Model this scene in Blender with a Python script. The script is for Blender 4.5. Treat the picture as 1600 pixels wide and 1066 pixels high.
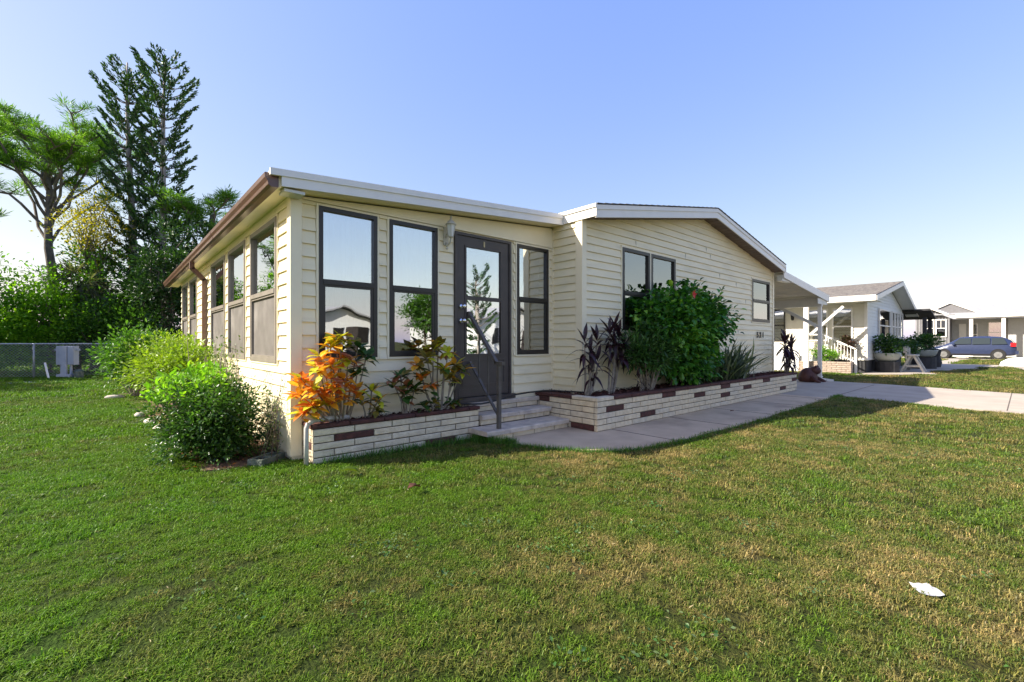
import bpy, math, random
import numpy as np
from mathutils import Vector, Matrix
R = math.radians
random.seed(7); rng = np.random.default_rng(11)
sc = bpy.context.scene
for o in list(bpy.data.objects): bpy.data.objects.remove(o)
COL = sc.collection

# ------------------------------------------------------------------ camera
cd = bpy.data.cameras.new('camera'); cam = bpy.data.objects.new('camera', cd); COL.objects.link(cam)
cam.location = (0, 0, 1.15); cam.rotation_euler = (R(90), 0, R(48.44 - 90))
cd.sensor_width = 36; cd.lens = 16.0; cd.shift_y = 2 / 1600
cd.clip_start = 0.05; cd.clip_end = 3000
sc.camera = cam
# ------------------------------------------------------------------ sky, sun, exposure
SUN = Vector((-1.1, 0.71, 1.0)).normalized()
w = bpy.data.worlds.new('World'); sc.world = w; w.use_nodes = True
nt = w.node_tree; nt.nodes.clear()
sky = nt.nodes.new('ShaderNodeTexSky'); sky.sky_type = 'NISHITA'; sky.sun_disc = False
sky.sun_elevation = math.asin(SUN.z); sky.sun_rotation = math.atan2(SUN.x, SUN.y)
sky.air_density = 1.0; sky.dust_density = 1.0; sky.ozone_density = 2.0
# soft shoulder on the sky's brightness, channel by channel, as a camera renders it
sep = nt.nodes.new('ShaderNodeSeparateColor'); tint = nt.nodes.new('ShaderNodeCombineColor'); nt.links.new(sky.outputs[0], sep.inputs[0])
for k_, (co, pw) in enumerate(((.43, .80), (.485, .63), (1.33, .05))):
    p_ = nt.nodes.new('ShaderNodeMath'); p_.operation = 'POWER'; p_.inputs[1].default_value = pw
    q_ = nt.nodes.new('ShaderNodeMath'); q_.operation = 'MULTIPLY'; q_.inputs[1].default_value = co
    nt.links.new(sep.outputs[k_], p_.inputs[0]); nt.links.new(p_.outputs[0], q_.inputs[0]); nt.links.new(q_.outputs[0], tint.inputs[k_])
bg = nt.nodes.new('ShaderNodeBackground'); bg.inputs[1].default_value = 0.15
wo = nt.nodes.new('ShaderNodeOutputWorld')
nt.links.new(tint.outputs[0], bg.inputs[0]); nt.links.new(bg.outputs[0], wo.inputs[0])
sl = bpy.data.lights.new('sun', 'SUN'); sl.energy = 2.3; sl.angle = R(0.55); sl.color = (1.0, 0.93, 0.82)
so = bpy.data.objects.new('sun', sl); COL.objects.link(so); so.location = (-20, 13, 30)
so.rotation_euler = SUN.to_track_quat('Z', 'Y').to_euler()
sc.view_settings.view_transform = 'Standard'; sc.view_settings.look = 'None'
sc.view_settings.gamma = 1; sc.view_settings.use_curve_mapping = False
sc.view_settings.exposure = 2.32

# ------------------------------------------------------------------ materials
def newmat(name):
    m = bpy.data.materials.new(name); m.use_nodes = True
    n = m.node_tree; n.nodes.clear()
    out = n.nodes.new('ShaderNodeOutputMaterial'); b = n.nodes.new('ShaderNodeBsdfPrincipled')
    n.links.new(b.outputs[0], out.inputs[0])
    return m, n, b, out
def pm(name, c1, c2=None, scale=6, rough=.6, bump=0, bscale=60, spec=.4, metal=0, stretch=(1, 1, 1), c3=None, s3=1.2, f3=.5):
    """surface colour varied by noise; c3 = larger stains"""
    m, n, b, out = newmat(name); L = n.links.new
    b.inputs['Roughness'].default_value = rough; b.inputs['Specular IOR Level'].default_value = spec
    b.inputs['Metallic'].default_value = metal
    tc = n.nodes.new('ShaderNodeNewGeometry'); mp = n.nodes.new('ShaderNodeMapping'); mp.inputs['Scale'].default_value = stretch
    L(tc.outputs['Position'], mp.inputs[0])
    c2 = c2 or tuple(x * .82 for x in c1)
    nz = n.nodes.new('ShaderNodeTexNoise'); nz.inputs['Scale'].default_value = scale; nz.inputs['Detail'].default_value = 6
    L(mp.outputs[0], nz.inputs['Vector'])
    rp = n.nodes.new('ShaderNodeValToRGB'); rp.color_ramp.elements[0].position = .35; rp.color_ramp.elements[1].position = .65
    rp.color_ramp.elements[0].color = (*c2, 1); rp.color_ramp.elements[1].color = (*c1, 1)
    L(nz.outputs['Fac'], rp.inputs[0]); col = rp.outputs[0]
    if c3:
        n3 = n.nodes.new('ShaderNodeTexNoise'); n3.inputs['Scale'].default_value = s3; n3.inputs['Detail'].default_value = 8
        L(mp.outputs[0], n3.inputs['Vector'])
        r3 = n.nodes.new('ShaderNodeMapRange'); r3.inputs[1].default_value = .52; r3.inputs[2].default_value = .72
        r3.inputs[4].default_value = f3; L(n3.outputs['Fac'], r3.inputs[0])
        mx = n.nodes.new('ShaderNodeMixRGB'); mx.inputs[2].default_value = (*c3, 1)
        L(r3.outputs[0], mx.inputs[0]); L(col, mx.inputs[1]); col = mx.outputs[0]
    L(col, b.inputs['Base Color'])
    if bump:
        bn = n.nodes.new('ShaderNodeTexNoise'); bn.inputs['Scale'].default_value = bscale; bn.inputs['Detail'].default_value = 5
        L(mp.outputs[0], bn.inputs['Vector'])
        bm = n.nodes.new('ShaderNodeBump'); bm.inputs['Strength'].default_value = bump; bm.inputs['Distance'].default_value = .01
        L(bn.outputs['Fac'], bm.inputs['Height']); L(bm.outputs[0], b.inputs['Normal'])
    return m
def leafmat(name, cols, rough=.45, trans=.35, tcol=None, spec=.35):
    """colour per leaf from the rnd attribute, light passes through"""
    m, n, b, out = newmat(name); L = n.links.new
    at = n.nodes.new('ShaderNodeAttribute'); at.attribute_name = 'rnd'
    rp = n.nodes.new('ShaderNodeValToRGB'); e = rp.color_ramp.elements
    while len(e) < len(cols): e.new(.5)
    for i, c in enumerate(cols):
        e[i].position = i / (len(cols) - 1); e[i].color = (*c, 1)
    L(at.outputs['Fac'], rp.inputs[0]); L(rp.outputs[0], b.inputs['Base Color'])
    b.inputs['Roughness'].default_value = rough; b.inputs['Specular IOR Level'].default_value = spec
    t = n.nodes.new('ShaderNodeBsdfTranslucent'); mx = n.nodes.new('ShaderNodeMixShader'); mx.inputs[0].default_value = trans
    g = n.nodes.new('ShaderNodeMixRGB'); g.blend_type = 'MULTIPLY'; g.inputs[0].default_value = 1; g.inputs[2].default_value = (*(tcol or (1.3, 1.5, .6)), 1)
    L(rp.outputs[0], g.inputs[1]); L(g.outputs[0], t.inputs[0])
    L(b.outputs[0], mx.inputs[1]); L(t.outputs[0], mx.inputs[2]); L(mx.outputs[0], out.inputs[0])
    return m
def flatleaf(name, c1, c2, rough=.4):
    """for single leaf objects: two-tone blotches, light passes through"""
    m = pm(name, c1, c2, scale=28, rough=rough, spec=.4)
    n = m.node_tree; L = n.links.new
    b = [x for x in n.nodes if x.type == 'BSDF_PRINCIPLED'][0]; out = [x for x in n.nodes if x.type == 'OUTPUT_MATERIAL'][0]
    col = b.inputs['Base Color'].links[0].from_socket
    t = n.nodes.new('ShaderNodeBsdfTranslucent'); mx = n.nodes.new('ShaderNodeMixShader'); mx.inputs[0].default_value = .3
    L(col, t.inputs[0]); L(b.outputs[0], mx.inputs[1]); L(t.outputs[0], mx.inputs[2]); L(mx.outputs[0], out.inputs[0])
    return m
def glassmat(name, refl, tintc=(.8, .85, .88), rough=.01):
    m, n, b, out = newmat(name); L = n.links.new; n.nodes.remove(b)
    g = n.nodes.new('ShaderNodeBsdfGlossy'); g.inputs['Roughness'].default_value = rough; g.inputs['Color'].default_value = (.93, .95, .96, 1)
    t = n.nodes.new('ShaderNodeBsdfTransparent'); t.inputs[0].default_value = (*tintc, 1)
    lw = n.nodes.new('ShaderNodeLayerWeight'); lw.inputs[0].default_value = .25
    mr = n.nodes.new('ShaderNodeMapRange'); mr.inputs[3].default_value = refl; mr.inputs[4].default_value = 1
    L(lw.outputs['Fresnel'], mr.inputs[0])
    mx = n.nodes.new('ShaderNodeMixShader'); L(mr.outputs[0], mx.inputs[0]); L(t.outputs[0], mx.inputs[1]); L(g.outputs[0], mx.inputs[2])
    nz = n.nodes.new('ShaderNodeTexNoise'); nz.inputs['Scale'].default_value = 1.7
    ge = n.nodes.new('ShaderNodeNewGeometry'); L(ge.outputs['Position'], nz.inputs['Vector'])
    bm = n.nodes.new('ShaderNodeBump'); bm.inputs['Strength'].default_value = .12; bm.inputs['Distance'].default_value = .02
    L(nz.outputs['Fac'], bm.inputs['Height']); L(bm.outputs[0], g.inputs['Normal']); L(mx.outputs[0], out.inputs[0])
    return m
CREAM = (.90, .79, .54)
M = dict(
 siding=pm('cream vinyl siding', CREAM, (.87, .76, .51), scale=1.3, rough=.45, bump=.12, bscale=45, stretch=(1, 1, 6), c3=(.62, .54, .36), s3=1.5, f3=.45),
 trim=pm('cream trim', (.89, .79, .56), (.86, .755, .53), rough=.4),
 white=pm('white painted metal', (.84, .80, .73), (.80, .76, .69), rough=.38, c3=(.66, .65, .62), s3=1.5, f3=.35),
 offw=pm('off white aluminium', (.66, .65, .60), (.61, .6, .55), rough=.4),
 frame=pm('dark bronze window frame', (.022, .018, .016), (.018, .015, .013), rough=.38, spec=.5),
 framel=pm('taupe window frame', (.26, .225, .19), (.22, .19, .16), rough=.4),
 door=pm('grey brown door paint', (.075, .062, .056), (.065, .053, .048), rough=.42),
 gutter=pm('brown gutter enamel', (.15, .075, .055), (.12, .06, .045), rough=.28, spec=.6),
 soffit=pm('brown vented soffit', (.16, .105, .085), (.13, .085, .07), rough=.5),
 shingle=pm('grey brown asphalt shingle', (.19, .175, .165), (.11, .10, .10), scale=9, rough=.9, bump=.5),
 shingleg=pm('grey asphalt shingle', (.36, .36, .37), (.28, .28, .29), scale=9, rough=.9, bump=.4),
 wbrick=pm('white limestone brick', (.80, .67, .46), (.66, .53, .35), scale=14, rough=.85, bump=.9, bscale=55, c3=(.36, .30, .22), s3=7, f3=.4),
 wbrick2=pm('greyer white brick', (.76, .65, .47), (.60, .50, .35), scale=18, rough=.85, bump=.9, bscale=50, c3=(.30, .25, .2), s3=9, f3=.4),
 dbrick=pm('dark red brick', (.115, .042, .032), (.07, .03, .025), scale=20, rough=.85, bump=.8, bscale=60),
 mortar=pm('dark mortar in joints', (.13, .105, .08), (.09, .07, .055), scale=20, rough=.95),  # plain dark brown mortar, varied by noise
 mulch=pm('red brown mulch', (.075, .022, .016), (.03, .010, .008), scale=45, rough=.95, bump=1, bscale=80),
 concrete=pm('weathered concrete', (.59, .45, .30), (.50, .375, .25), scale=3, rough=.85, bump=.35, bscale=70, c3=(.30, .22, .15), s3=1.6, f3=.7),
 concretel=pm('pale driveway concrete', (.43, .365, .285), (.37, .31, .24), scale=2, rough=.85, bump=.3, bscale=70, c3=(.30, .25, .20), s3=.9, f3=.6),
 step=pm('stone tread', (.66, .55, .43), (.53, .44, .34), scale=10, rough=.85, bump=.7, bscale=40, c3=(.26, .2, .19), s3=6, f3=.5),
 galv=pm('galvanised steel', (.42, .43, .43), (.34, .35, .35), rough=.45, metal=.6),
 rail=pm('grey brown iron rail', (.115, .10, .088), (.08, .068, .06), scale=12, rough=.5),
 black=pm('black rubber', (.02, .018, .018), (.015, .014, .014), rough=.4),
 brass=pm('aged brass', (.42, .34, .2), (.33, .26, .15), rough=.35, metal=.7),
 chrome=pm('bright knob metal', (.8, .8, .8), (.75, .75, .75), rough=.15, metal=1),
 lampw=pm('cream lantern metal', (.60, .56, .46), (.5, .46, .36), rough=.4),
 meter=pm('grey meter cabinet', (.40, .42, .47), (.36, .38, .43), rough=.5),
 pvc=pm('grey white pipe', (.58, .57, .54), (.48, .46, .43), rough=.5),
 screen=pm('grey brown insect screen', (.165, .148, .135), (.125, .112, .10), scale=5, rough=.6, c3=(.30, .275, .25), s3=2.4, f3=.55),
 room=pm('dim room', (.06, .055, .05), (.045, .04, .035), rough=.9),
 blind=pm('white vertical blind', (.78, .77, .78), (.72, .71, .73), rough=.6),
 drape=pm('beige drape', (.55, .52, .47), (.44, .41, .37), rough=.8),
 wood=pm('pale painted bench', (.62, .58, .50), (.5, .46, .4), rough=.7),
 bark=pm('grey brown bark', (.20, .165, .14), (.10, .082, .07), scale=9, rough=.95, bump=1, bscale=25, stretch=(1, 1, .3)),
 barkl=pm('pale bark', (.40, .36, .32), (.24, .21, .185), scale=6, rough=.95, bump=.8, bscale=30, stretch=(1, 1, .4)),
 stem=pm('pale stem', (.34, .29, .23), (.22, .18, .14), scale=20, rough=.85),
 dstem=pm('brown twig', (.12, .085, .06), (.08, .055, .04), scale=20, rough=.9),
 soil=pm('leaf strewn soil', (.20, .12, .07), (.09, .05, .03), scale=18, rough=.95, bump=1, bscale=50),
 stone=pm('pale edging stone', (.62, .55, .48), (.45, .38, .33), scale=10, rough=.9, bump=.8, bscale=30),
 block=pm('mossy shade-darkened block', (.15, .17, .14), (.08, .10, .07), scale=15, rough=.95, bump=.8),  # moss tone, also darkened because the block lies in shade
 frog=pm('red brown statue', (.105, .04, .028), (.07, .026, .02), scale=12, rough=.6),
 paper=pm('crumpled white paper', (.42, .42, .43), (.32, .32, .335), scale=30, rough=.8),
 dead=pm('dead brown leaf', (.24, .10, .05), (.15, .06, .03), scale=20, rough=.8),
 batten=pm('grey board and batten', (.17, .165, .175), (.15, .145, .15), rough=.6),
 h3wall=pm('pale grey siding', (.46, .45, .43), (.42, .41, .39), rough=.6),
 h2wall=pm('pale cream siding', (.72, .685, .58), (.68, .64, .54), rough=.5),
 h2white=pm('white vinyl siding', (.78, .78, .76), (.74, .74, .72), rough=.5),
 skirt=pm('charcoal skirting', (.045, .043, .045), (.03, .03, .03), rough=.8),
 hbrick=pm('tan split brick', (.46, .36, .28), (.33, .25, .19), scale=15, rough=.9, bump=.6),
 carp=pm('slate blue car paint', (.030, .042, .095), (.027, .038, .085), rough=.25, spec=.5, metal=.1),
 cart=pm('tyre', (.02, .02, .02), (.025, .025, .025), rough=.8),
 rim=pm('alloy rim', (.5, .5, .5), (.42, .42, .42), rough=.3, metal=.8),
 cargl=pm('dark car glass', (.03, .04, .045), (.03, .04, .045), rough=.12, spec=.35),
 tail=pm('red tail lamp', (.45, .015, .02), (.4, .01, .015), rough=.15),
 cloth=pm('white tarp', (.75, .75, .76), (.65, .65, .67), scale=3, rough=.7),
 potl=pm('pale glazed planter', (.42, .44, .41), (.34, .36, .33), scale=4, rough=.5),
 number=pm('black house number', (.012, .012, .012), (.012, .012, .012), rough=.35),
 glass=glassmat('reflecting window glass', .60),
 glasslow=glassmat('window glass behind screen', .42, (.5, .52, .52)),
 glassb=glassmat('clear window glass', .28, (.93, .94, .95)),
 glassd=glassmat('plain glass', .35, (.6, .62, .62)),
 g_bright=leafmat('bright hedge leaves', [(.08, .19, .015), (.16, .34, .02), (.28, .46, .03)], trans=.45),
 g_yel=leafmat('yellow green shrub leaves', [(.09, .15, .015), (.19, .29, .02), (.32, .40, .035)]),
 g_mid=leafmat('mid green leaves', [(.035, .085, .014), (.07, .17, .02), (.14, .28, .035)]),
 g_dark=leafmat('dark glossy leaves', [(.016, .04, .010), (.04, .10, .018), (.10, .20, .035)], rough=.33, spec=.5),
 g_hib=leafmat('hibiscus leaves', [(.015, .06, .012), (.05, .18, .022), (.13, .34, .035), (.34, .52, .05)], rough=.35, trans=.25, spec=.5),
 g_pit=leafmat('pittosporum leaves', [(.02, .05, .014), (.05, .12, .025), (.11, .22, .05)], rough=.4),
 g_leg=leafmat('sparse olive leaves', [(.05, .08, .03), (.09, .14, .04), (.17, .20, .07)]),
 g_pine=leafmat('slash pine needles', [(.05, .12, .015), (.13, .27, .025), (.26, .42, .05)], rough=.5),
 g_nor=leafmat('norfolk pine foliage', [(.014, .042, .018), (.04, .10, .03), (.10, .19, .045)], rough=.5, trans=.15),
 g_gold=leafmat('yellow leaves', [(.09, .15, .015), (.34, .34, .02), (.62, .50, .025)], trans=.45, tcol=(1.3, 1.2, .5)),
 g_ever=leafmat('dark evergreen leaves', [(.014, .04, .012), (.03, .075, .018), (.07, .14, .028)], trans=.2),
 g_grey=leafmat('grey palm fronds', [(.14, .13, .09), (.10, .13, .06), (.2, .19, .13)]),
 g_strap=leafmat('grey green strap leaves', [(.04, .06, .035), (.09, .12, .065), (.26, .28, .17)], rough=.4),
 g_stuff=leafmat('woodland leaves', [(.03, .065, .015), (.06, .13, .02), (.12, .22, .03)]),
)
# ------------------------------------------------------------------ mesh helpers
class MB:
    def __init__(s): s.v = []; s.f = []; s.mi = []; s.cur = 0
    def box(s, a, b):
        (x0, x1), (y0, y1), (z0, z1) = sorted((a[0], b[0])), sorted((a[1], b[1])), sorted((a[2], b[2]))
        n = len(s.v)
        s.v += [(x0, y0, z0), (x1, y0, z0), (x1, y1, z0), (x0, y1, z0), (x0, y0, z1), (x1, y0, z1), (x1, y1, z1), (x0, y1, z1)]
        s.add([(0, 3, 2, 1), (4, 5, 6, 7), (0, 1, 5, 4), (1, 2, 6, 5), (2, 3, 7, 6), (3, 0, 4, 7)], n); return s
    def add(s, fs, n): 
        s.f += [tuple(i + n for i in f) for f in fs]; s.mi += [s.cur] * len(fs)
    def bar(s, p, q, w, h=None, up=(0, 0, 1)):
        h = h or w; p = Vector(p); q = Vector(q); d = (q - p).normalized(); u = Vector(up)
        if abs(d.dot(u)) > .99: u = Vector((0, 1, 0))
        r = d.cross(u).normalized(); u = r.cross(d)
        n = len(s.v)
        for c in (p, q):
            for a, b in ((-1, -1), (1, -1), (1, 1), (-1, 1)): s.v.append(tuple(c + r * a * w / 2 + u * b * h / 2))
        s.add([(0, 1, 2, 3), (7, 6, 5, 4), (0, 4, 5, 1), (1, 5, 6, 2), (2, 6, 7, 3), (3, 7, 4, 0)], n); return s
    def tube(s, pts, rad, k=7, cap=True):
        pts = [Vector(p) for p in pts]; rad = rad if hasattr(rad, '__len__') else [rad] * len(pts)
        n = len(s.v); pr = None
        for i, p in enumerate(pts):
            d = (pts[min(i + 1, len(pts) - 1)] - pts[max(i - 1, 0)]).normalized()
            r = (pr - d * pr.dot(d)) if pr else d.cross(Vector((0, 0, 1)) if abs(d.z) < .9 else Vector((1, 0, 0)))
            r.normalize(); pr = r; u = d.cross(r)
            for j in range(k):
                a = 2 * math.pi * j / k; s.v.append(tuple(p + (r * math.cos(a) + u * math.sin(a)) * rad[i]))
        fs = []
        for i in range(len(pts) - 1):
            for j in range(k): fs.append((i * k + j, i * k + (j + 1) % k, (i + 1) * k + (j + 1) % k, (i + 1) * k + j))
        if cap: fs += [tuple(range(k))[::-1], tuple((len(pts) - 1) * k + j for j in range(k))]
        s.add(fs, n); return s
    def lathe(s, c, prof, k=16):
        c = Vector(c); n = len(s.v)
        for r, z in prof:
            for j in range(k):
                a = 2 * math.pi * j / k; s.v.append((c.x + r * math.cos(a), c.y + r * math.sin(a), c.z + z))
        fs = [(i * k + j, i * k + (j + 1) % k, (i + 1) * k + (j + 1) % k, (i + 1) * k + j) for i in range(len(prof) - 1) for j in range(k)]
        fs += [tuple(range(k))[::-1], tuple((len(prof) - 1) * k + j for j in range(k))]
        s.add(fs, n); return s
    def prism(s, poly, ext):
        """poly: 3-D points of one face, ext: extrusion vector"""
        n = len(s.v); k = len(poly); e = Vector(ext)
        s.v += [tuple(p) for p in poly] + [tuple(Vector(p) + e) for p in poly]
        s.add([tuple(range(k)), tuple(range(k, 2 * k))[::-1]] + [(i, i + k, (i + 1) % k + k, (i + 1) % k) for i in range(k)], n); return s
    def build(s, name, mats, parent=None, smooth=False):
        me = bpy.data.meshes.new(name); me.from_pydata(s.v, [], s.f); me.update()
        import bmesh
        bm = bmesh.new(); bm.from_mesh(me); bmesh.ops.recalc_face_normals(bm, faces=bm.faces)
        bm.to_mesh(me); bm.free()
        for m in (mats if isinstance(mats, (list, tuple)) else [mats]): me.materials.append(M[m] if isinstance(m, str) else m)
        if len(me.materials) > 1: me.polygons.foreach_set('material_index', s.mi)
        if smooth: me.polygons.foreach_set('use_smooth', [True] * len(me.polygons))
        return link(name, me, parent)
def link(name, data, parent=None):
    o = bpy.data.objects.new(name, data); COL.objects.link(o)
    if parent: 
        o.parent = parent; o.matrix_parent_inverse = wm(parent).inverted()
    return o
def wm(o):
    return (wm(o.parent) @ o.matrix_parent_inverse @ o.matrix_basis) if o.parent else o.matrix_basis.copy()
def thing(name, label, cat, loc=(0, 0, 0), group=None):
    o = bpy.data.objects.new(name, None); COL.objects.link(o); o.location = loc; o.empty_display_size = .2
    return tag(o, label, cat, group)
def tag(o, label=None, cat=None, group=None, kind=None):
    if label: o['label'] = label
    if cat: o['category'] = cat
    if group: o['group'] = group
    if kind: o['kind'] = kind
    return o
def box(name, a, b, mat, parent=None): return MB().box(a, b).build(name, mat, parent)

# ------------------------------------------------------------------ leaf scattering
def leaf_t(L=1., W=.4, fold=.12, curl=.15):
    v = [(0, 0, 0), (.4 * L, -W / 2, fold * W), (.4 * L, 0, 0), (.4 * L, W / 2, fold * W), (.75 * L, -W * .36, fold * W - curl * .4 * L), (.75 * L, 0, -curl * .4 * L), (.75 * L, W * .36, fold * W - curl * .4 * L), (L, 0, -curl * L)]
    f = [(0, 1, 2), (0, 2, 3), (1, 4, 5, 2), (2, 5, 6, 3), (4, 7, 5), (5, 7, 6)]
    return v, f
def leaf_s(L=1., W=.5, fold=.15):
    return [(0, 0, 0), (.5 * L, -W / 2, fold * L), (L, 0, 0), (.5 * L, W / 2, fold * L)], [(0, 1, 2), (0, 2, 3)]
def frames(d, roll=None):
    d = d / np.linalg.norm(d, axis=1, keepdims=True)
    up = np.tile([0, 0, 1.], (len(d), 1)) + rng.normal(0, .45 if roll is None else roll, d.shape)
    y = np.cross(up, d); y /= np.linalg.norm(y, axis=1, keepdims=True) + 1e-9
    z = np.cross(d, y); return np.stack([d, y, z], axis=2)
def scatter(name, tm, P, D, S, mat, parent=None, roll=None, rnd=None):
    tv = np.array(tm[0], float); N = len(P)
    Rm = frames(np.asarray(D, float), roll); S = np.broadcast_to(np.asarray(S, float), (N,))
    V = (np.einsum('nij,kj->nki', Rm, tv) * S[:, None, None] + np.asarray(P)[:, None, :]).reshape(-1, 3)
    k = len(tv); me = bpy.data.meshes.new(name)
    lt = np.array([len(f) for f in tm[1]]); flat = np.concatenate([np.array(f) for f in tm[1]])
    me.vertices.add(len(V)); me.vertices.foreach_set('co', V.astype(np.float32).ravel())
    loops = (flat[None, :] + (np.arange(N) * k)[:, None]).ravel(); me.loops.add(len(loops)); me.loops.foreach_set('vertex_index', loops.astype(np.int32))
    tot = np.tile(lt, N); st = np.concatenate([[0], np.cumsum(tot)[:-1]]); me.polygons.add(len(tot)); me.polygons.foreach_set('loop_start', st.astype(np.int32))
    me.polygons.foreach_set('loop_total', tot.astype(np.int32)); me.update(calc_edges=True)
    a = me.attributes.new('rnd', 'FLOAT', 'FACE'); r = rng.random(N) if rnd is None else np.clip(rnd, 0, 1)
    a.data.foreach_set('value', np.repeat(r, len(lt)).astype(np.float32)); me.materials.append(M[mat] if isinstance(mat, str) else mat)
    return link(name, me, parent)
def clusters(c, r, n, k, spread, shell=.55, flat=.35):
    """points gathered in n clumps inside an ellipsoid"""
    c = np.array(c, float); r = np.array(r, float)
    u = rng.normal(size=(n, 3)); u /= np.linalg.norm(u, axis=1, keepdims=True)
    u[:, 2] = np.where(u[:, 2] < 0, u[:, 2] * (1 - flat), u[:, 2])
    rad = rng.uniform(shell, 1, (n, 1)) * rng.uniform(.82, 1.1, (n, 1)); cc = c + u * rad * r
    P = np.repeat(cc, k, 0) + rng.normal(0, 1, (n * k, 3)) * spread * np.array([1, 1, .75])
    D = (P - np.repeat(cc, k, 0)) / spread + .8 * (P - c) / r.max() + rng.normal(0, .5, P.shape) + np.array([0, 0, .25])
    base = np.repeat(rng.normal(0, .16, n), k)
    return cc, P, D, .5 + base + rng.normal(0, .17, len(P))
def shrub(name, label, cat, c, r, n, k, spread, tm, size, mat, group=None, stemmat='stem', stems=7, ground=0, roll=None, shell=.5, srad=.008):
    t = thing(name, label, cat, (c[0], c[1], ground), group)
    cc, P, D, rn = clusters(c, r, n, k, spread, shell)
    ok = P[:, 2] > ground + .015; P, D, rn = P[ok], D[ok], rn[ok]
    scatter('foliage', tm, P, D, size * rng.uniform(.65, 1.25, len(P)), mat, t, roll, rn)
    b = MB()
    for i in rng.choice(len(cc), min(stems * 3, len(cc)), replace=False):
        p = cc[i]; s0 = (c[0] + (p[0] - c[0]) * .2, c[1] + (p[1] - c[1]) * .2, ground)
        mid = (c[0] + (p[0] - c[0]) * .6, c[1] + (p[1] - c[1]) * .6, ground + (p[2] - ground) * .6 + rng.uniform(-.03, .05) * r[2])
        b.tube([s0, mid, tuple(p)], [srad * 1.5, srad, srad * .5], 5)
    b.build('stems', stemmat, t)
    return t

# ================================================================== GROUND
lawn_rects = []   # no grass grows inside these (x0,x1,y0,y1)
def lawn_material():
    m, n, b, out = newmat('lawn'); L = n.links.new
    b.inputs['Roughness'].default_value = .9; b.inputs['Specular IOR Level'].default_value = .15
    return m, n, b, out
def grass_color(n, L, boost=1.0, inst=False):
    """green and straw patches laid over the lawn by place, so clumps and ground agree"""
    g = n.nodes.new('ShaderNodeNewGeometry')
    big = n.nodes.new('ShaderNodeTexNoise'); big.inputs['Scale'].default_value = .55; big.inputs['Detail'].default_value = 5; big.inputs['Roughness'].default_value = .62
    sm = n.nodes.new('ShaderNodeTexNoise'); sm.inputs['Scale'].default_value = 3.2; sm.inputs['Detail'].default_value = 6; sm.inputs['Roughness'].default_value = .7
    L(g.outputs['Position'], big.inputs['Vector']); L(g.outputs['Position'], sm.inputs['Vector'])
    sx = n.nodes.new('ShaderNodeSeparateXYZ'); L(g.outputs['Position'], sx.inputs[0])
    # the side yard is lush, the front yard dry
    v = n.nodes.new('ShaderNodeMath'); v.operation = 'MULTIPLY_ADD'; v.inputs[1].default_value = -.75; L(sx.outputs['Y'], v.inputs[0]); L(sx.outputs['X'], v.inputs[2])
    mr = n.nodes.new('ShaderNodeMapRange'); mr.inputs[1].default_value = -2.6; mr.inputs[2].default_value = 1.0; mr.inputs[3].default_value = -.385; mr.inputs[4].default_value = -.14
    L(v.outputs[0], mr.inputs[0])
    a1 = n.nodes.new('ShaderNodeMath'); a1.operation = 'MULTIPLY_ADD'; a1.inputs[1].default_value = .85; L(big.outputs['Fac'], a1.inputs[0]); L(mr.outputs[0], a1.inputs[2])
    a2 = n.nodes.new('ShaderNodeMath'); a2.operation = 'MULTIPLY_ADD'; a2.inputs[1].default_value = .65; L(sm.outputs['Fac'], a2.inputs[0]); L(a1.outputs[0], a2.inputs[2])
    f = a2.outputs[0]
    if inst:
        oi = n.nodes.new('ShaderNodeObjectInfo'); a3 = n.nodes.new('ShaderNodeMath'); a3.operation = 'MULTIPLY_ADD'; a3.inputs[1].default_value = .26
        s3 = n.nodes.new('ShaderNodeMath'); s3.operation = 'SUBTRACT'; s3.inputs[1].default_value = .13; L(f, s3.inputs[0])
        L(oi.outputs['Random'], a3.inputs[0]); L(s3.outputs[0], a3.inputs[2]); f = a3.outputs[0]
    rp = n.nodes.new('ShaderNodeValToRGB'); e = rp.color_ramp.elements
    cols = [(.24, (.085, .20, .006)), (.40, (.105, .195, .010)), (.54, (.10, .145, .018)), (.66, (.17, .165, .038)), (.82, (.33, .25, .09))]
    while len(e) < 5: e.new(.5)
    for i, (p, c) in enumerate(cols): e[i].position = p; e[i].color = (*[x * boost for x in c], 1)
    L(f, rp.inputs[0]); return rp.outputs[0]
m, n, b, out = lawn_material(); n.links.new(grass_color(n, n.links.new, .27), b.inputs['Base Color'])  # darkness of the gaps between clumps put into the ground colour
gn_ = n.nodes.new('ShaderNodeTexNoise'); gn_.inputs['Scale'].default_value = 55; gn_.inputs['Detail'].default_value = 6
gg = n.nodes.new('ShaderNodeNewGeometry'); n.links.new(gg.outputs['Position'], gn_.inputs['Vector'])
gb = n.nodes.new('ShaderNodeBump'); gb.inputs['Strength'].default_value = 1; gb.inputs['Distance'].default_value = .03
n.links.new(gn_.outputs['Fac'], gb.inputs['Height']); n.links.new(gb.outputs[0], b.inputs['Normal'])
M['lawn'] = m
m, n, b, out = lawn_material(); b.inputs['Roughness'].default_value = .5; b.inputs['Specular IOR Level'].default_value = .3
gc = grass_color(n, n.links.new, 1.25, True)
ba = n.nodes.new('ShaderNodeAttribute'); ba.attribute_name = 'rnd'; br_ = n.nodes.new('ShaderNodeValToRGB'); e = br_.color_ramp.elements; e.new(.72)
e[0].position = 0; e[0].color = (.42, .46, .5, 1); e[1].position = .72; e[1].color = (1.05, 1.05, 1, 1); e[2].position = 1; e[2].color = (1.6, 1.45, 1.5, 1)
n.links.new(ba.outputs['Fac'], br_.inputs[0]); bm_ = n.nodes.new('ShaderNodeMixRGB'); bm_.blend_type = 'MULTIPLY'; bm_.inputs[0].default_value = 1
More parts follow.
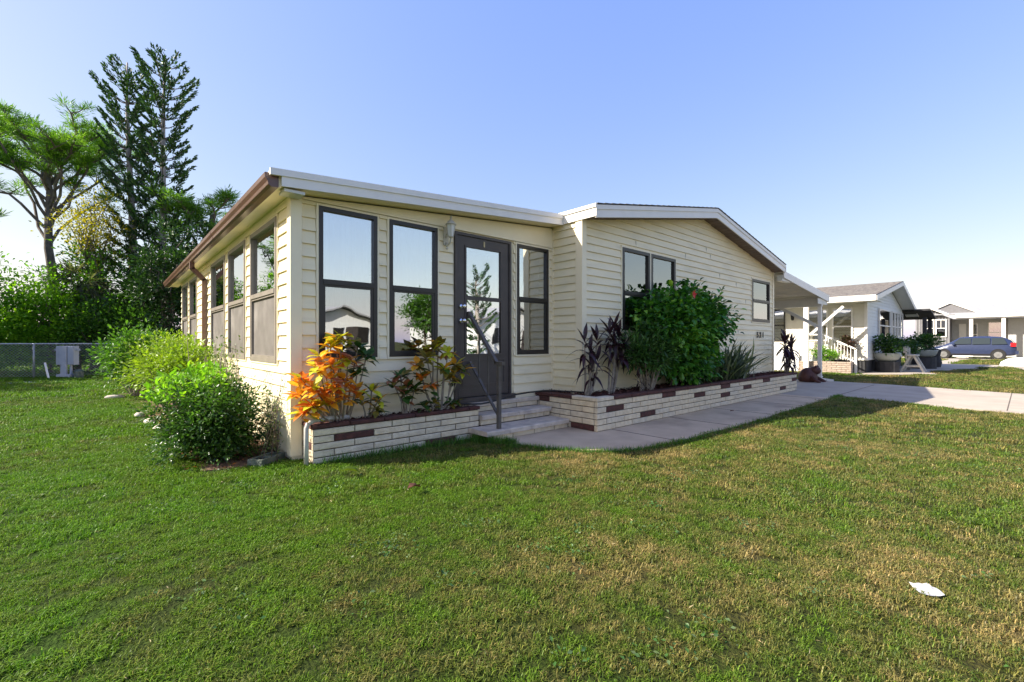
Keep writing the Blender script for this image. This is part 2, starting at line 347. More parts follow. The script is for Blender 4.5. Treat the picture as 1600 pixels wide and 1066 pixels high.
n.links.new(gc, bm_.inputs[1]); n.links.new(br_.outputs[0], bm_.inputs[2]); gc = bm_.outputs[0]; n.links.new(gc, b.inputs['Base Color'])
tr = n.nodes.new('ShaderNodeBsdfTranslucent'); n.links.new(gc, tr.inputs[0]); mx = n.nodes.new('ShaderNodeMixShader'); mx.inputs[0].default_value = .38
n.links.new(b.outputs[0], mx.inputs[1]); n.links.new(tr.outputs[0], mx.inputs[2]); n.links.new(mx.outputs[0], out.inputs[0])
M['blade'] = m
g = MB(); xs = [-900, -60, -20, 0, 20, 60, 900]; 
for i in range(6):
    for j in range(6):
        q = len(g.v); g.v += [(xs[i], xs[j], 0), (xs[i + 1], xs[j], 0), (xs[i + 1], xs[j + 1], 0), (xs[i], xs[j + 1], 0)]; g.add([(0, 1, 2, 3)], q)
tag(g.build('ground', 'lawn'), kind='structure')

def slab(name, poly, z, mat, th=.06):
    return tag(MB().prism([(x, y, z - th) for x, y in poly], (0, 0, th)).build(name, mat), kind='structure')
walk_poly = [(3.2, 4.3), (3.42, 3.75), (3.52, 3.42), (3.70, 3.10), (3.96, 2.84), (4.3, 2.70), (4.9, 2.65), (6.4, 2.60), (11.0, 2.64), (11.0, 4.3)]
wp = slab('walkway', walk_poly, .018, 'concrete')
drive_poly = [(11.004, 2.65), (11.62, 2.66), (11.3, 1.9), (11.02, 1.1), (10.9, 0), (10.8, -9), (14.8, -9), (15.0, 0), (15.3, 1.1), (15.55, 1.9), (15.75, 2.8), (15.75, 9.5), (12.0, 9.5), (12.0, 4.3), (11.004, 4.3)]
dr = slab('driveway', drive_poly, .018, 'concretel')
# expansion joints as thin recessed-looking strips of darker grout laid in the slab
j = MB()
for x in (4.9, 6.35, 7.8, 9.25, 10.7): j.box((x - .006, 2.66, .018), (x + .006, 3.565, .0205))
for y in (2.66, 5.4, 0.2, -2.6): j.box((11.9 if y > 4 else 11.1, y - .007, .018), (15.2, y + .007, .0205))
tag(j.build('pavement_joint', 'mortar'), kind='structure')
# neighbour's apron, far driveway and street
slab('path', [(19.5, 3.95), (21.9, 2.05), (23.5, 2.5), (30, 1.0), (31, -.4), (33, -.4), (33, 3.0), (29, 3.9), (21, 3.9)], .02, 'concretel')
slab('path', [(33.0, 2.6), (60, 2.9), (60, 3.6), (33.0, 3.4)], .016, 'concretel')
slab('path', [(28.5, .0), (33, .85), (60, -.6), (60, -1.3), (33, .1), (28.5, -.6)], .014, 'concretel')
slab('driveway', [(42.6, -9), (46.6, -9), (46.6, 9), (42.6, 9)], .012, 'concretel')
slab('road', [(-300, -9), (300, -9), (300, -16), (-300, -16)], .008, pm('asphalt', (.06, .06, .06), (.045, .045, .045), scale=30, rough=.9))
slab('kerb', [(-300, -8.85), (300, -8.85), (300, -9.0), (-300, -9.0)], .05, 'concrete')
def in_poly(x, y, poly):
    c = np.zeros(len(x), bool); j = len(poly) - 1
    for i in range(len(poly)):
        xi, yi = poly[i]; xj, yj = poly[j]
        if yi != yj: c ^= ((yi > y) != (yj > y)) & (x < (xj - xi) * (y - yi) / (yj - yi) + xi)
        j = i
    return c

# ================================================================== SIDING
def clip_poly(poly, tops):
    for a, b in tops:     # keep z <= a*u+b
        o = []
        for i in range(len(poly)):
            p, q = poly[i], poly[(i + 1) % len(poly)]
            dp, dq = a * p[0] + b - p[1], a * q[0] + b - q[1]
            if dp >= 0: o.append(p)
            if dp * dq < 0:
                t = dp / (dp - dq); o.append((p[0] + t * (q[0] - p[0]), p[1] + t * (q[1] - p[1])))
        poly = o
        if len(poly) < 3: return []
    return poly
def siding(wall, mapf, u0, u1, z0, z1, course, tops, openings, mat='siding', lip=.022, name='siding_board', joints=()):
    """lap siding: one object per board, cut round the openings"""
    z = z0; row = 0
    while z < z1:
        c0, c1 = z, z + course; z = c1; row += 1
        br = sorted({u0, u1} | {min(max(u, u0), u1) for o in openings for u in o[:2]} | {q for q in joints if False})
        groups = [[]]
        for a, b in zip(br[:-1], br[1:]):
            if b - a < .004: continue
            spans = [(c0, min(c1, z1))]
            for o in openings:
                if o[0] <= a + .001 and o[1] >= b - .001:
                    ns = []
                    for s0, s1 in spans:
                        if o[3] <= s0 or o[2] >= s1: ns.append((s0, s1)); continue
                        if o[2] > s0 + .004: ns.append((s0, o[2]))
                        if o[3] < s1 - .004: ns.append((o[3], s1))
                    spans = ns
            if not spans: 
                if groups[-1]: groups.append([])
            for s0, s1 in spans: groups[-1].append((a, b, s0, s1))
        for gp in groups:
            if not gp: continue
            # merge neighbouring full spans
            mg = []
            for q in gp:
                if mg and abs(mg[-1][1] - q[0]) < 1e-6 and mg[-1][2:] == q[2:]: mg[-1] = (mg[-1][0], q[1], q[2], q[3])
                else: mg.append(q)
            mb = MB(); off = lambda zz: .004 + lip * (1 - (zz - c0) / course)
            for a, b, s0, s1 in mg:
                pl = clip_poly([(a, s0 + (.002 if s0 == c0 else 0)), (b, s0 + (.002 if s0 == c0 else 0)), (b, s1), (a, s1)], tops)
                if len(pl) < 3: continue
                k = len(pl); n = len(mb.v)
                mb.v += [mapf(u, off(zz), zz) for u, zz in pl] + [mapf(u, -.004, zz) for u, zz in pl]
                mb.add([tuple(range(k)), tuple(range(k, 2 * k))[::-1]] + [(i, i + k, (i + 1) % k + k, (i + 1) % k) for i in range(k)], n)
            if mb.v: mb.build(name, mat, wall)
def fY(Y): return lambda u, d, z: (u, Y - d, z)     # wall facing -Y
def fX(X): return lambda u, d, z: (X - d, u, z)     # wall facing -X

# ================================================================== THE HOUSE
H = thing('mobile_home', 'cream lap-sided single-storey home with glazed porch, brown gutter and number 521', 'house', (6.8, 9, 0))
YP, XL, YG, XG, XR = 4.71, 1.34, 4.142, 4.985, 12.27
YB = 13.6
cream_plain = 'trim'
# porch front wall -------------------------------------------------
def wall(name, poly, ext, parent=H, mat='siding'): return MB().prism(poly, ext).build(name, mat, parent)
wins_f = [(1.574, 2.192, .989, 2.52), (2.335, 2.959, .989, 2.52), (4.248, 4.875, .979, 2.52)]
door_r = (3.209, 4.141, .45, 2.53)
J = .028
def holed_wall(name, mapf, u0, u1, z0, topf, holes, th=.08):
    """wall body with true openings, pieces butt end to end"""
    mb = MB(); us = sorted({u0, u1} | {h for o in holes for h in o[:2]})
    for a, b in zip(us[:-1], us[1:]):
        hs = sorted([o for o in holes if o[0] <= a + 1e-6 and o[1] >= b - 1e-6], key=lambda o: o[2])
        zc = z0
        for o in hs:
            if o[2] > zc + .001: mb.prism([mapf(a, 0, zc), mapf(b, 0, zc), mapf(b, 0, o[2]), mapf(a, 0, o[2])], Vector(mapf(0, -th, 0)) - Vector(mapf(0, 0, 0)))
            zc = o[3]
        mb.prism([mapf(a, 0, zc), mapf(b, 0, zc), mapf(b, 0, topf(b)), mapf(a, 0, topf(a))], Vector(mapf(0, -th, 0)) - Vector(mapf(0, 0, 0)))
    return mb.build(name, 'siding', H)
roofz = lambda x: 2.555 + (x - 1.085) * .0775      # underside of porch roof
fF = fY(YP); fL = fX(XL); fG = fY(YG); fRet = fX(XG)
wf = holed_wall('front_wall', fF, XL + .0, XG, .0, lambda u: roofz(u), wins_f + [door_r])
op = [(a - J, b + J, c - J, d + J) for a, b, c, d in wins_f] + [(door_r[0] - .02, door_r[1] + .05, .3, 2.56)]
siding(wf, fF, XL + .075, XG - .03, .06, 2.548, .129, [(0, 2.547)], op, lip=.02)
# frieze boards above the windows
MB().prism([fF(XL + .02, .022, 2.562), fF(XG - .03, .022, 2.562), fF(XG - .03, .022, roofz(XG) - .012), fF(XL + .02, .022, roofz(XL + .02) - .004)], (0, .02, 0)).build('frieze_board', 'trim', wf)
box('frieze_lip', fF(XL + .08, .0225, 2.552), fF(XG - .03, .03, 2.564), 'trim', wf)
MB().box((XL - .034, YP - .034, .05), (XL + .07, YP - .0005, 2.556)).box((XL - .034, YP, .05), (XL - .0005, YP + .085, 2.556)).build('corner_post', 'trim', H)
MB().box(fF(XG - .03, 0, .3), fF(XG - .003, .035, 2.82)).build('corner_trim', 'trim', wf)
tag(box('skirting', (XL - .012, YP - .012, 0), (XG, YP + .02, .055), 'trim', H))

def window(mapf, u0, u1, z0, z1, rail, label=None, fm='frame', fw=.042, inner=None, low='glasslow', up='glass', back='room', hasblind=None, trim='trim', proud=.03, parent=H):
    w_ = MB(); d0, d1 = -.03, proud
    w_.box(mapf(u0, d0, z0), mapf(u0 + fw, d1, z1)).box(mapf(u1 - fw, d0, z0), mapf(u1, d1, z1))
    w_.box(mapf(u0 + fw, d0, z0), mapf(u1 - fw, d1, z0 + fw)).box(mapf(u0 + fw, d0, z1 - fw), mapf(u1 - fw, d1, z1))
    w = w_.build('window', fm, parent)
    if label: w['label'] = label
    a, b = u0 + fw, u1 - fw
    box('meeting_rail', mapf(a, -.01, rail - .028), mapf(b, d1 + .006, rail + .022), fm, w)
    # lower sash stands a little proud with its own thin frame
    s = MB(); t = .022; zl0, zl1 = z0 + fw, rail - .028
    s.box(mapf(a, -.005, zl0), mapf(a + t, d1 - .006, zl1)).box(mapf(b - t, -.005, zl0), mapf(b, d1 - .006, zl1)).box(mapf(a + t, -.005, zl0), mapf(b - t, d1 - .006, zl0 + t)).box(mapf(a + t, -.005, zl1 - t), mapf(b - t, d1 - .006, zl1))
    s.build('sash', inner or fm, w)
    box('pane', mapf(a, -.008, rail + .022), mapf(b, -.003, z1 - fw), up, w)
    box('pane' if low != 'screen' else 'screen', mapf(a + t, .002, zl0 + t), mapf(b - t, .006, zl1 - t), low, w)
    if trim:
        k = MB(); e = J - .004
        for p, q in (((u0 - e, 0, z0 - e), (u0, .024, z1 + e)), ((u1, 0, z0 - e), (u1 + e, .024, z1 + e)), ((u0, 0, z0 - e), (u1, .026, z0)), ((u0, 0, z1), (u1, .024, z1 + e))):
            k.box(mapf(*p), mapf(*q))
        k.build('window_trim', trim, w)
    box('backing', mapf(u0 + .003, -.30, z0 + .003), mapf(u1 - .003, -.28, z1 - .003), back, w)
    if hasblind == 'vertical':
        bl = MB(); u = a
        while u < b - .02:
            p0, p1 = mapf(u, -.085, z0 + .05), mapf(min(u + .075, b), -.115, z0 + .05)
            p2, p3 = mapf(min(u + .075, b), -.115, z1 - .05), mapf(u, -.085, z1 - .05)
            n_ = len(bl.v); bl.v += [p0, p1, p2, p3]; bl.add([(0, 1, 2, 3)], n_); u += .078
        bl.build('blind', 'blind', w)
    elif hasblind == 'drape':
        bl = MB(); N = 26; n_ = len(bl.v)
        for i in range(N + 1):
            u = u0 + .01 + (u1 - u0 - .02) * i / N; dd = -.14 + .02 * math.sin(i * 1.9) + .008 * math.sin(i * .7)
            bl.v += [mapf(u, dd, z0 + .02), mapf(u, dd, z1 - .02)]
        bl.add([(2 * i, 2 * i + 2, 2 * i + 3, 2 * i + 1) for i in range(N)], n_); bl.build('drape', 'drape', w)
    return w
for i, q in enumerate(wins_f):
    window(fF, *q, 1.765, ['tall window beside the corner post', 'tall window left of the door', 'tall window right of the door'][i], hasblind='drape')
# door -------------------------------------------------------------
d = MB(); a, b, c, e = door_r
d.box(fF(a, -.03, c), fF(a + .035, .03, e)).box(fF(b - .035, -.03, c), fF(b, .03, e)).box(fF(a + .035, -.03, e - .035), fF(b - .035, .03, e)).box(fF(a - .01, -.03, c - .06), fF(b + .04, .07, c))
D_ = d.build('door_frame', 'door', H)
s = MB(); a1, b1, c1, e1 = a + .038, b - .038, c + .006, e - .038
gl, gr, gb0, gt, mid = a1 + .14, b1 - .145, 1.0, e1 - .13, 1.72
s.box(fF(a1, -.02, c1), fF(gl, .012, e1)).box(fF(gr, -.02, c1), fF(b1, .012, e1)).box(fF(gl, -.02, gt), fF(gr, .012, e1)).box(fF(gl, -.02, c1), fF(gr, .012, gb0))
s.box(fF(gl, -.015, mid - .03), fF(gr, .02, mid + .02))
DR = s.build('door', 'door', H)
k = MB()   # raised mouldings
def ring(mb, f, u0, u1, z0, z1, w, d0, d1):
    mb.box(f(u0, d0, z0), f(u0 + w, d1, z1)).box(f(u1 - w, d0, z0), f(u1, d1, z1)).box(f(u0 + w, d0, z0), f(u1 - w, d1, z0 + w)).box(f(u0 + w, d0, z1 - w), f(u1 - w, d1, z1))
ring(k, fF, gl - .02, gr + .02, gb0 - .02, gt + .02, .022, .012, .022)
k.build('door_moulding', 'door', DR)
k = MB(); ring(k, fF, gl - .06, gr + .07, c1 + .14, gb0 - .07, .016, .012, .019); k.build('panel_moulding', 'door', DR)
box('kick_plate', fF(a1 + .02, .012, c1 + .01), fF(b1 - .02, .016, c1 + .10), 'door', DR)
box('pane', fF(gl, -.006, mid + .02), fF(gr, -.001, gt), 'glass', DR); box('pane', fF(gl + .02, .0, gb0 + .002), fF(gr - .02, .005, mid - .03), 'glass', DR)
box('backing', fF(gl, -.25, gb0), fF(gr, -.24, gt), 'room', DR)
for z in (1.6, 1.42):
    kb = MB(); cx, cy, cz = fF(a1 + .07, .012, z)
    kb.tube([(cx, cy, cz), (cx, cy - .012, cz)], .032, 14).tube([(cx, cy - .012, cz), (cx, cy - .045, cz)], .011, 10).tube([(cx, cy - .04, cz), (cx, cy - .055, cz), (cx, cy - .075, cz), (cx, cy - .082, cz)], [.016, .027, .025, .012], 14)
    kb.build('door_knob', 'chrome', DR, True)
box('hook_plate', fF((a1 + b1) / 2 - .012, .012, e1 - .10), fF((a1 + b1) / 2 + .012, .02, e1 - .03), 'brass', DR)
for z in (2.25, 1.5, .75): box('hinge', fF(b1 + .002, .012, z), fF(b1 + .024, .035, z + .09), 'door', DR)

# left (sunny) wall ------------------------------------------------
wins_l = [(5.20, 6.36), (6.66, 7.76), (8.02, 9.25), (10.95, 12.0), (12.3, 13.3)]
wl_o = [(p, q, .93, 2.47) for p, q in wins_l]
wl = holed_wall('side_wall', fL, YP + .0, YB, 0, lambda u: 2.575, wl_o)
siding(wl, fL, YP + .088, YB, .06, 2.50, .129, [(0, 2.50)], [(a - J, b + J, c - J, d + J) for a, b, c, d in wl_o], lip=.02)
box('frieze_board', fL(YP + .088, .004, 2.50), fL(YB, .022, 2.575), 'trim', wl)
for i, (a, b, c, d) in enumerate(wl_o):
    window(fL, a, b, c, d, 1.70, ['wide window nearest the corner post', 'second window from the corner post', 'third window, just before the downspout', 'first window past the downspout', 'farthest window of the sunny side'][i],
           fm='framel', fw=.05, low='screen', hasblind=None, proud=.034)
box('rear_wall', (XL, YB + .001, 0), (XG, YB + .08, 2.55), 'siding', H)
box('skirting', (XL - .012, YP + .1, 0), (XL - .0005, YB, .055), 'trim', H)
# porch roof -------------------------------------------------------
r = MB(); zt = lambda x: 2.70 + (x - 1.085) * .0775
r.prism([(1.085, 4.475, zt(1.085) - .035), (4.982, 4.475, zt(4.982) - .035), (4.982, 4.475, zt(4.982)), (1.085, 4.475, zt(1.085))], (0, 10.4, 0))
r.build('porch_roof', 'white', H)
f1 = MB().prism([(1.172, 4.455, roofz(1.172)), (4.98, 4.455, roofz(4.98)), (4.98, 4.455, zt(4.98) - .052), (1.172, 4.455, zt(1.172) - .052)], (0, .019, 0)).build('fascia', 'white', H)
f2 = MB().prism([(1.075, 4.443, zt(1.075) - .055), (4.982, 4.443, zt(4.982) - .055), (4.982, 4.443, zt(4.982) + .006), (1.075, 4.443, zt(1.075) + .006)], (0, .031, 0)).build('drip_edge', 'white', H)
MB().prism([(1.175, 4.475, roofz(1.175) + .012), (4.98, 4.475, roofz(4.98) + .012), (4.98, 4.475, roofz(4.98) + .03), (1.175, 4.475, roofz(1.175) + .03)], (0, .24, 0)).build('soffit', 'trim', H)
box('soffit', (1.18, YP, 2.578), (XL + .02, 14.6, 2.60), 'trim', H)
box('eave_board', (1.158, 4.50, 2.56), (1.178, 14.6, 2.66), 'trim', H)
MB().box((1.20, 4.48, 2.53), (1.38, 4.66, 2.556)).build('corner_bracket', 'offw', H)
# gutter with ogee profile
prof = [(1.156, 2.672), (1.156, 2.556), (1.095, 2.552), (1.072, 2.572), (1.066, 2.60), (1.046, 2.632), (1.040, 2.668), (1.050, 2.674)]
G = MB().prism([(x, 4.5, z) for x, z in prof], (0, 10.1, 0)).build('gutter', 'gutter', H)
for y in (7.4, 10.6): MB().prism([(x - .003 if x < 1.1 else x, y, z) for x, z in prof], (0, .05, 0)).build('gutter_joint', 'gutter', G)
dsp = MB(); dsp.bar((1.10, 9.75, 2.56), (1.10, 9.75, 2.44), .07, .09).bar((1.10, 9.75, 2.46), (1.285, 9.75, 2.26), .07, .09, (0, 1, 0)).bar((1.285, 9.75, 2.28), (1.285, 9.75, .12), .07, .09).bar((1.285, 9.75, .16), (1.06, 9.75, .05), .07, .08, (0, 1, 0))
dsp.build('downspout', 'gutter', H)
# main body --------------------------------------------------------
RT = .1785; xm = 8.62
ztop = lambda x: 3.686 - RT * abs(x - xm)
body = MB().prism([(XG, YG + .08, 0), (XR, YG + .08, 0), (XR, YG + .08, 2.84), (xm, YG + .08, 3.49), (XG, YG + .08, 2.84)], (0, 14, 0)).build('body', 'siding', H)
wg_o = [(5.93, 6.70, 1.338, 2.62), (6.74, 7.53, 1.338, 2.62), (10.95, 12.02, 1.62, 2.60)]
wg = holed_wall('gable_wall', fG, XG, XR, 0, lambda u: 3.54 - RT * abs(u - xm), wg_o, th=.078) if False else None
mbw = MB(); us = sorted({XG, XR, xm} | {h for o in wg_o for h in o[:2]}); tw = lambda u: 3.54 - RT * abs(u - xm)
for a, b in zip(us[:-1], us[1:]):
    hs = [o for o in wg_o if o[0] <= a + 1e-6 and o[1] >= b - 1e-6]; zc = 0
    for o in hs: mbw.prism([fG(a, 0, 0), fG(b, 0, 0), fG(b, 0, o[2]), fG(a, 0, o[2])], (0, .075, 0)); zc = o[3]
    mbw.prism([fG(a, 0, zc), fG(b, 0, zc), fG(b, 0, tw(b)), fG(a, 0, tw(a))], (0, .075, 0))
wg = mbw.build('gable_wall', 'siding', H)
tl = [(RT, 3.54 - RT * xm), (-RT, 3.54 + RT * xm)]
siding(wg, fG, XG + .07, XR - .06, .30, 3.56, .113, tl, [(a - J, b + J, c - J, d + J) for a, b, c, d in [(5.93, 7.53, 1.338, 2.62), wg_o[2]]], lip=.018)
for sx, sr in ((7.9, 21), (8.72, 23), (8.9, 22), (10.1, 18), (9.3, 19), (10.6, 15), (6.3, 21), (9.7, 12), (10.2, 9), (9.9, 6)): box('siding_seam', (sx, YG - .0225, .302 + sr * .113), (sx + .003, YG - .012, .30 + sr * .113 + .10), 'offw', wg)
MB().box((XG - .03, YG - .03, .2), (XG + .07, YG - .0005, 2.89)).box((XG - .03, YG + .0, .2), (XG - .0005, YG + .09, 2.9)).build('corner_post', 'trim', H)
MB().box((XR - .055, YG - .028, .2), (XR + .03, YG - .0005, 2.87)).build('corner_post', 'trim', H)
wr = MB().prism([fRet(YG + .001, 0, .2), fRet(YP, 0, .2), fRet(YP, 0, 3.0), fRet(YG + .001, 0, 3.0)], (.01, 0, 0)).build('return_wall', 'siding', H)
siding(wr, fRet, YG + .092, YP - .035, .30, 2.93, .113, [(0, 2.93)], [], lip=.018)
window(fG, *wg_o[0], 1.93, 'left half of the double window behind the big hibiscus', hasblind='vertical', fw=.05, trim=None, up='glassb')
window(fG, *wg_o[1], 1.93, 'right half of the double window behind the big hibiscus', hasblind='vertical', fw=.05, trim=None, up='glassb')
k = MB(); ring(k, fG, 5.93 - J, 7.53 + J, 1.338 - J, 2.62 + J, J - .002, 0, .024); k.box(fG(6.702, 0, 1.338), fG(6.738, .026, 2.62)); k.build('window_trim', 'trim', wg)
window(fG, *wg_o[2], 2.12, 'small window above the house number', hasblind='vertical', fw=.055, up='glassb')
# rakes, soffit, roof
YRK = 3.852
for sgn, xe in ((-1, 4.955), (1, 12.30)):
    za, zb = ztop(xe), 3.686
    def pl(dz0, dz1, y): return [(xe, y, za + dz0), (xm, y, zb + dz0), (xm, y, zb + dz1), (xe, y, za + dz1)]
    MB().prism(pl(-.185, -.075, YRK + .012), (0, .02, 0)).build('fascia', 'white', H)
    MB().prism(pl(-.075, -.012, YRK), (0, .032, 0)).build('drip_edge', 'white', H)
    rs = MB().prism(pl(-.06, .0, YRK + .033), (0, 14.6, 0)).build('roof', 'shingle', H)
    # shingle courses
    sh = MB(); nn = 22
    for i in range(nn):
        xa = xe + (xm - xe) * i / nn; xb = xe + (xm - xe) * (i + 1) / nn
        sh.prism([(xa, YRK - .012, ztop(xa) + .001), (xb, YRK - .012, ztop(xb) + .001), (xb, YRK - .012, ztop(xb) + .004), (xa, YRK - .012, ztop(xa) + .013)], (0, 14.6, 0))
    tag(sh.build('shingles', 'shingle', rs), kind='stuff')
    so_ = MB(); nn = 26
    for i in range(nn):   # vented soffit panels with raised ribs
        xa = xe + (xm - xe) * i / nn; xb = xe + (xm - xe) * (i + .9) / nn; xc = xe + (xm - xe) * (i + 1) / nn
        zf = lambda x: ztop(x) - .165
        so_.prism([(xa, YRK + .034, zf(xa)), (xb, YRK + .034, zf(xb)), (xb, YRK + .034, zf(xb) + .012), (xa, YRK + .034, zf(xa) + .012)], (0, YG - YRK - .012, 0))
        so_.prism([(xb, YRK + .034, zf(xb) + .006), (xc, YRK + .034, zf(xc) + .006), (xc, YRK + .034, zf(xc) + .014), (xb, YRK + .034, zf(xb) + .014)], (0, YG - YRK - .012, 0))
    so_.build('soffit', 'soffit', H)
MB().box((4.94, YRK + .0, 2.865), (4.956, 14.5, 3.035)).build('fascia', 'white', H)
MB().box((4.925, YRK - .004, 2.985), (4.9395, 14.5, 3.035)).build('drip_edge', 'white', H)
MB().box((12.301, YRK + .0, 2.85), (12.316, 14.5, 3.02)).build('fascia', 'white', H)
# house number
for i, ch in enumerate('521'):
    cu = bpy.data.curves.new('n', 'FONT'); cu.body = ch; cu.size = .185; cu.extrude = .006; cu.offset = .004
    to = bpy.data.objects.new('n', cu); COL.objects.link(to); bpy.context.view_layer.update()
    me = bpy.data.meshes.new_from_object(to); bpy.data.objects.remove(to); me.materials.clear(); me.materials.append(M['number'])
    o = link('number_digit', me, wg); o.rotation_euler = (R(90), 0, R(0)); o.location = (11.20 + i * .165, YG - .032, 1.262)
# lantern by the door
lx, ly = 3.075, YP - .022
ln = thing('wall_lantern', 'ornate cream coach lantern mounted on the wall left of the door', 'lamp', (lx, ly, 2.45))
b = MB(); b.box((lx - .035, ly - .012, 2.33), (lx + .035, ly, 2.55)); b.tube([(lx, ly - .01, 2.36), (lx, ly - .05, 2.33), (lx, ly - .10, 2.35), (lx, ly - .115, 2.40)], .011, 8); b.tube([(lx, ly - .01, 2.42), (lx - .02, ly - .05, 2.46), (lx, ly - .09, 2.44), (lx, ly - .115, 2.40)], .008, 8)
b.lathe((lx, ly - .03, 2.27), [(.004, 0), (.018, .02), (.006, .035), (.022, .055), (.01, .075)], 10); b.build('bracket', 'lampw', ln)
lc = (lx, ly - .115, 2.40)
b = MB(); b.lathe(lc, [(.012, 0), (.03, .012), (.034, .02)], 6)
for i in range(6):
    a = i * math.pi / 3; b.bar((lc[0] + .033 * math.cos(a), lc[1] + .033 * math.sin(a), 2.42), (lc[0] + .058 * math.cos(a), lc[1] + .058 * math.sin(a), 2.56), .007)
b.build('cage', 'lampw', ln)
MB().lathe(lc, [(.03, .022), (.054, .158)], 6).build('glass', pm('lantern glass', (.75, .74, .68), (.7, .69, .63), rough=.1), ln)
MB().lathe(lc, [(.066, .158), (.06, .175), (.035, .205), (.02, .215), (.012, .235), (.016, .25), (.003, .28)], 12).build('cap', 'lampw', ln, True)

# ================================================================== PLANTERS AND STEPS
def brick_run(parent, f, u0, u1, z0, courses, hc, L, th, dark=(), mats=('wbrick', 'wbrick2'), start=0, gap=.009, name='brick'):
    cache = {}
    for r_ in range(courses):
        u = u0 - (L * .5 if (r_ + start) % 2 else 0); zc = z0 + r_ * hc
        while u < u1 - .01:
            a, b = max(u, u0) + gap / 2, min(u + L, u1) - gap / 2; u += L
            if b - a < .03: continue
            isd = any(a < du < b and abs(dz - (zc + hc / 2)) < hc / 2 for du, dz in dark)
            mt = 'dbrick' if isd else random.choice(mats)
            key = (round(b - a, 3), mt, random.randrange(3))
            if key not in cache:
                x = (b - a) / 2; z = (hc - gap) / 2; j = lambda: random.uniform(-.0025, .0025); mb = MB()
                # front face chamfered and a little uneven
                n = 0; c = .006
                fr = [(-x + c, .0, -z + c), (x - c, .0, -z + c), (x - c, .0, z - c), (-x + c, .0, z - c)]
                md = [(-x, -c, -z), (x, -c, -z), (x, -c, z), (-x, -c, z)]; bk = [(-x, -th, -z), (x, -th, -z), (x, -th, z), (-x, -th, z)]
                pts = [f(u_ + j(), d_ + j(), z_ + j() * .6) for u_, d_, z_ in fr] + [f(*p) for p in md] + [f(*p) for p in bk]
                o0 = Vector(f(0, 0, 0)); mb.v = [tuple(Vector(p) - o0) for p in pts]
                fs = [(0, 1, 2, 3)]
                for q in (0, 4): fs += [(q + i, q + (i + 1) % 4, q + 4 + (i + 1) % 4, q + 4 + i) for i in range(4)]
                mb.add(fs, 0); o = mb.build(name, mt, parent); cache[key] = o.data
            else: o = link(name, cache[key], parent)
            o.location = f((a + b) / 2, random.uniform(-.003, .003), zc + hc / 2)
    return cache
def mulch(parent, x0, x1, y0, y1, z, nx, ny):
    mb = MB()
    for i in range(nx + 1):
        for k in range(ny + 1): mb.v.append((x0 + (x1 - x0) * i / nx, y0 + (y1 - y0) * k / ny, z + random.uniform(-.016, .018) + .012 * math.sin(i * .7) * math.sin(k)))
    mb.add([(i * (ny + 1) + k, (i + 1) * (ny + 1) + k, (i + 1) * (ny + 1) + k + 1, i * (ny + 1) + k + 1) for i in range(nx) for k in range(ny)], 0)
    mu = mb.build('mulch', 'mulch', parent)
    N = int((x1 - x0) * (y1 - y0) * 900); P = np.column_stack([rng.uniform(x0, x1, N), rng.uniform(y0, y1, N), np.full(N, z + .012) + rng.uniform(0, .014, N)])
    D = rng.normal(size=(N, 3)) * [1, 1, .25]
    tag(scatter('bark_chips', leaf_s(1, .3, .1), P, D, rng.uniform(.02, .05, N), chipm, parent), kind='stuff')
chipm = leafmat('bark chips', [(.035, .012, .010), (.08, .025, .018), (.16, .06, .045)], rough=.8, trans=0)
# left planter
PL = thing('brick_planter', 'short white brick planter under the porch windows, holding the orange crotons', 'planter', (2.4, 4.5, 0))
YF = 4.388; x0, x1 = 1.42, 3.36
box('core', (x0 + .012, YF + .012, -.02), (x1 - .01, YF + .10, .335), 'mortar', PL); box('core', (x0 + .012, YF + .102, -.02), (x0 + .10, YP - .03, .335), 'mortar', PL)
dk = [(1.953, .212), (2.84, .035), (1.60, -.02)]
brick_run(PL, fY(YF), x0, x1, -.002, 5, .0675, .40, .05, dk)
brick_run(PL, fX(x0), YF + .053, YP - .03, -.002, 5, .0675, .40, .05, [(4.5, .17)])
brick_run(PL, fX(x1 + .062).__call__ if False else (lambda u, d, z: (x1 + d, u, z)), YF + .053, YP - .03, -.002, 5, .0675, .30, .05)
brick_run(PL, fY(YF - .012), x0 - .012, x1 + .012, .337, 1, .043, .36, .12, (), ('dbrick',), 0, .006, 'cap_brick')
brick_run(PL, fX(x0 - .012), YF + .112, YP - .03, .337, 1, .043, .3, .12, (), ('dbrick',), 0, .006, 'cap_brick')
mulch(PL, x0 + .1, x1, YF + .10, YP - .025, .345, 60, 8)
# right planter
PR = thing('brick_planter', 'long white brick planter with scattered dark bricks along the gable wall', 'planter', (8.2, 3.9, 0))
YF2 = 3.574; x0, x1 = 4.60, 12.15
box('core', (x0 + .012, YF2 + .012, -.02), (x1 - .012, YF2 + .10, .392), 'mortar', PR); box('core', (x0 + .012, YF2 + .102, -.02), (x0 + .10, YP - .03, .392), 'mortar', PR); box('core', (x1 - .1, YF2 + .102, -.02), (x1 - .012, YG - .05, .392), 'mortar', PR)
dk = [(4.963, .254), (5.785, .113), (6.396, .328), (7.414, .261), (8.433, .333), (8.433, .185), (9.444, .251), (10.422, .331), (11.045, .113), (11.865, .253)]
brick_run(PR, fY(YF2), x0, x1, .018, 5, .076, .39, .05, dk)
brick_run(PR, fX(x0), YF2 + .053, YP - .03, .018, 5, .076, .39, .05, [(3.75, .05), (4.55, .33)])
brick_run(PR, lambda u, d, z: (x1 + d, u, z), YF2 + .053, YG - .05, .018, 5, .076, .3, .05)
brick_run(PR, fY(YF2 - .01), x0 - .01, x0 + .36, .398, 1, .05, .36, .12, (), ('wbrick2',), 0, .006, 'cap_brick')
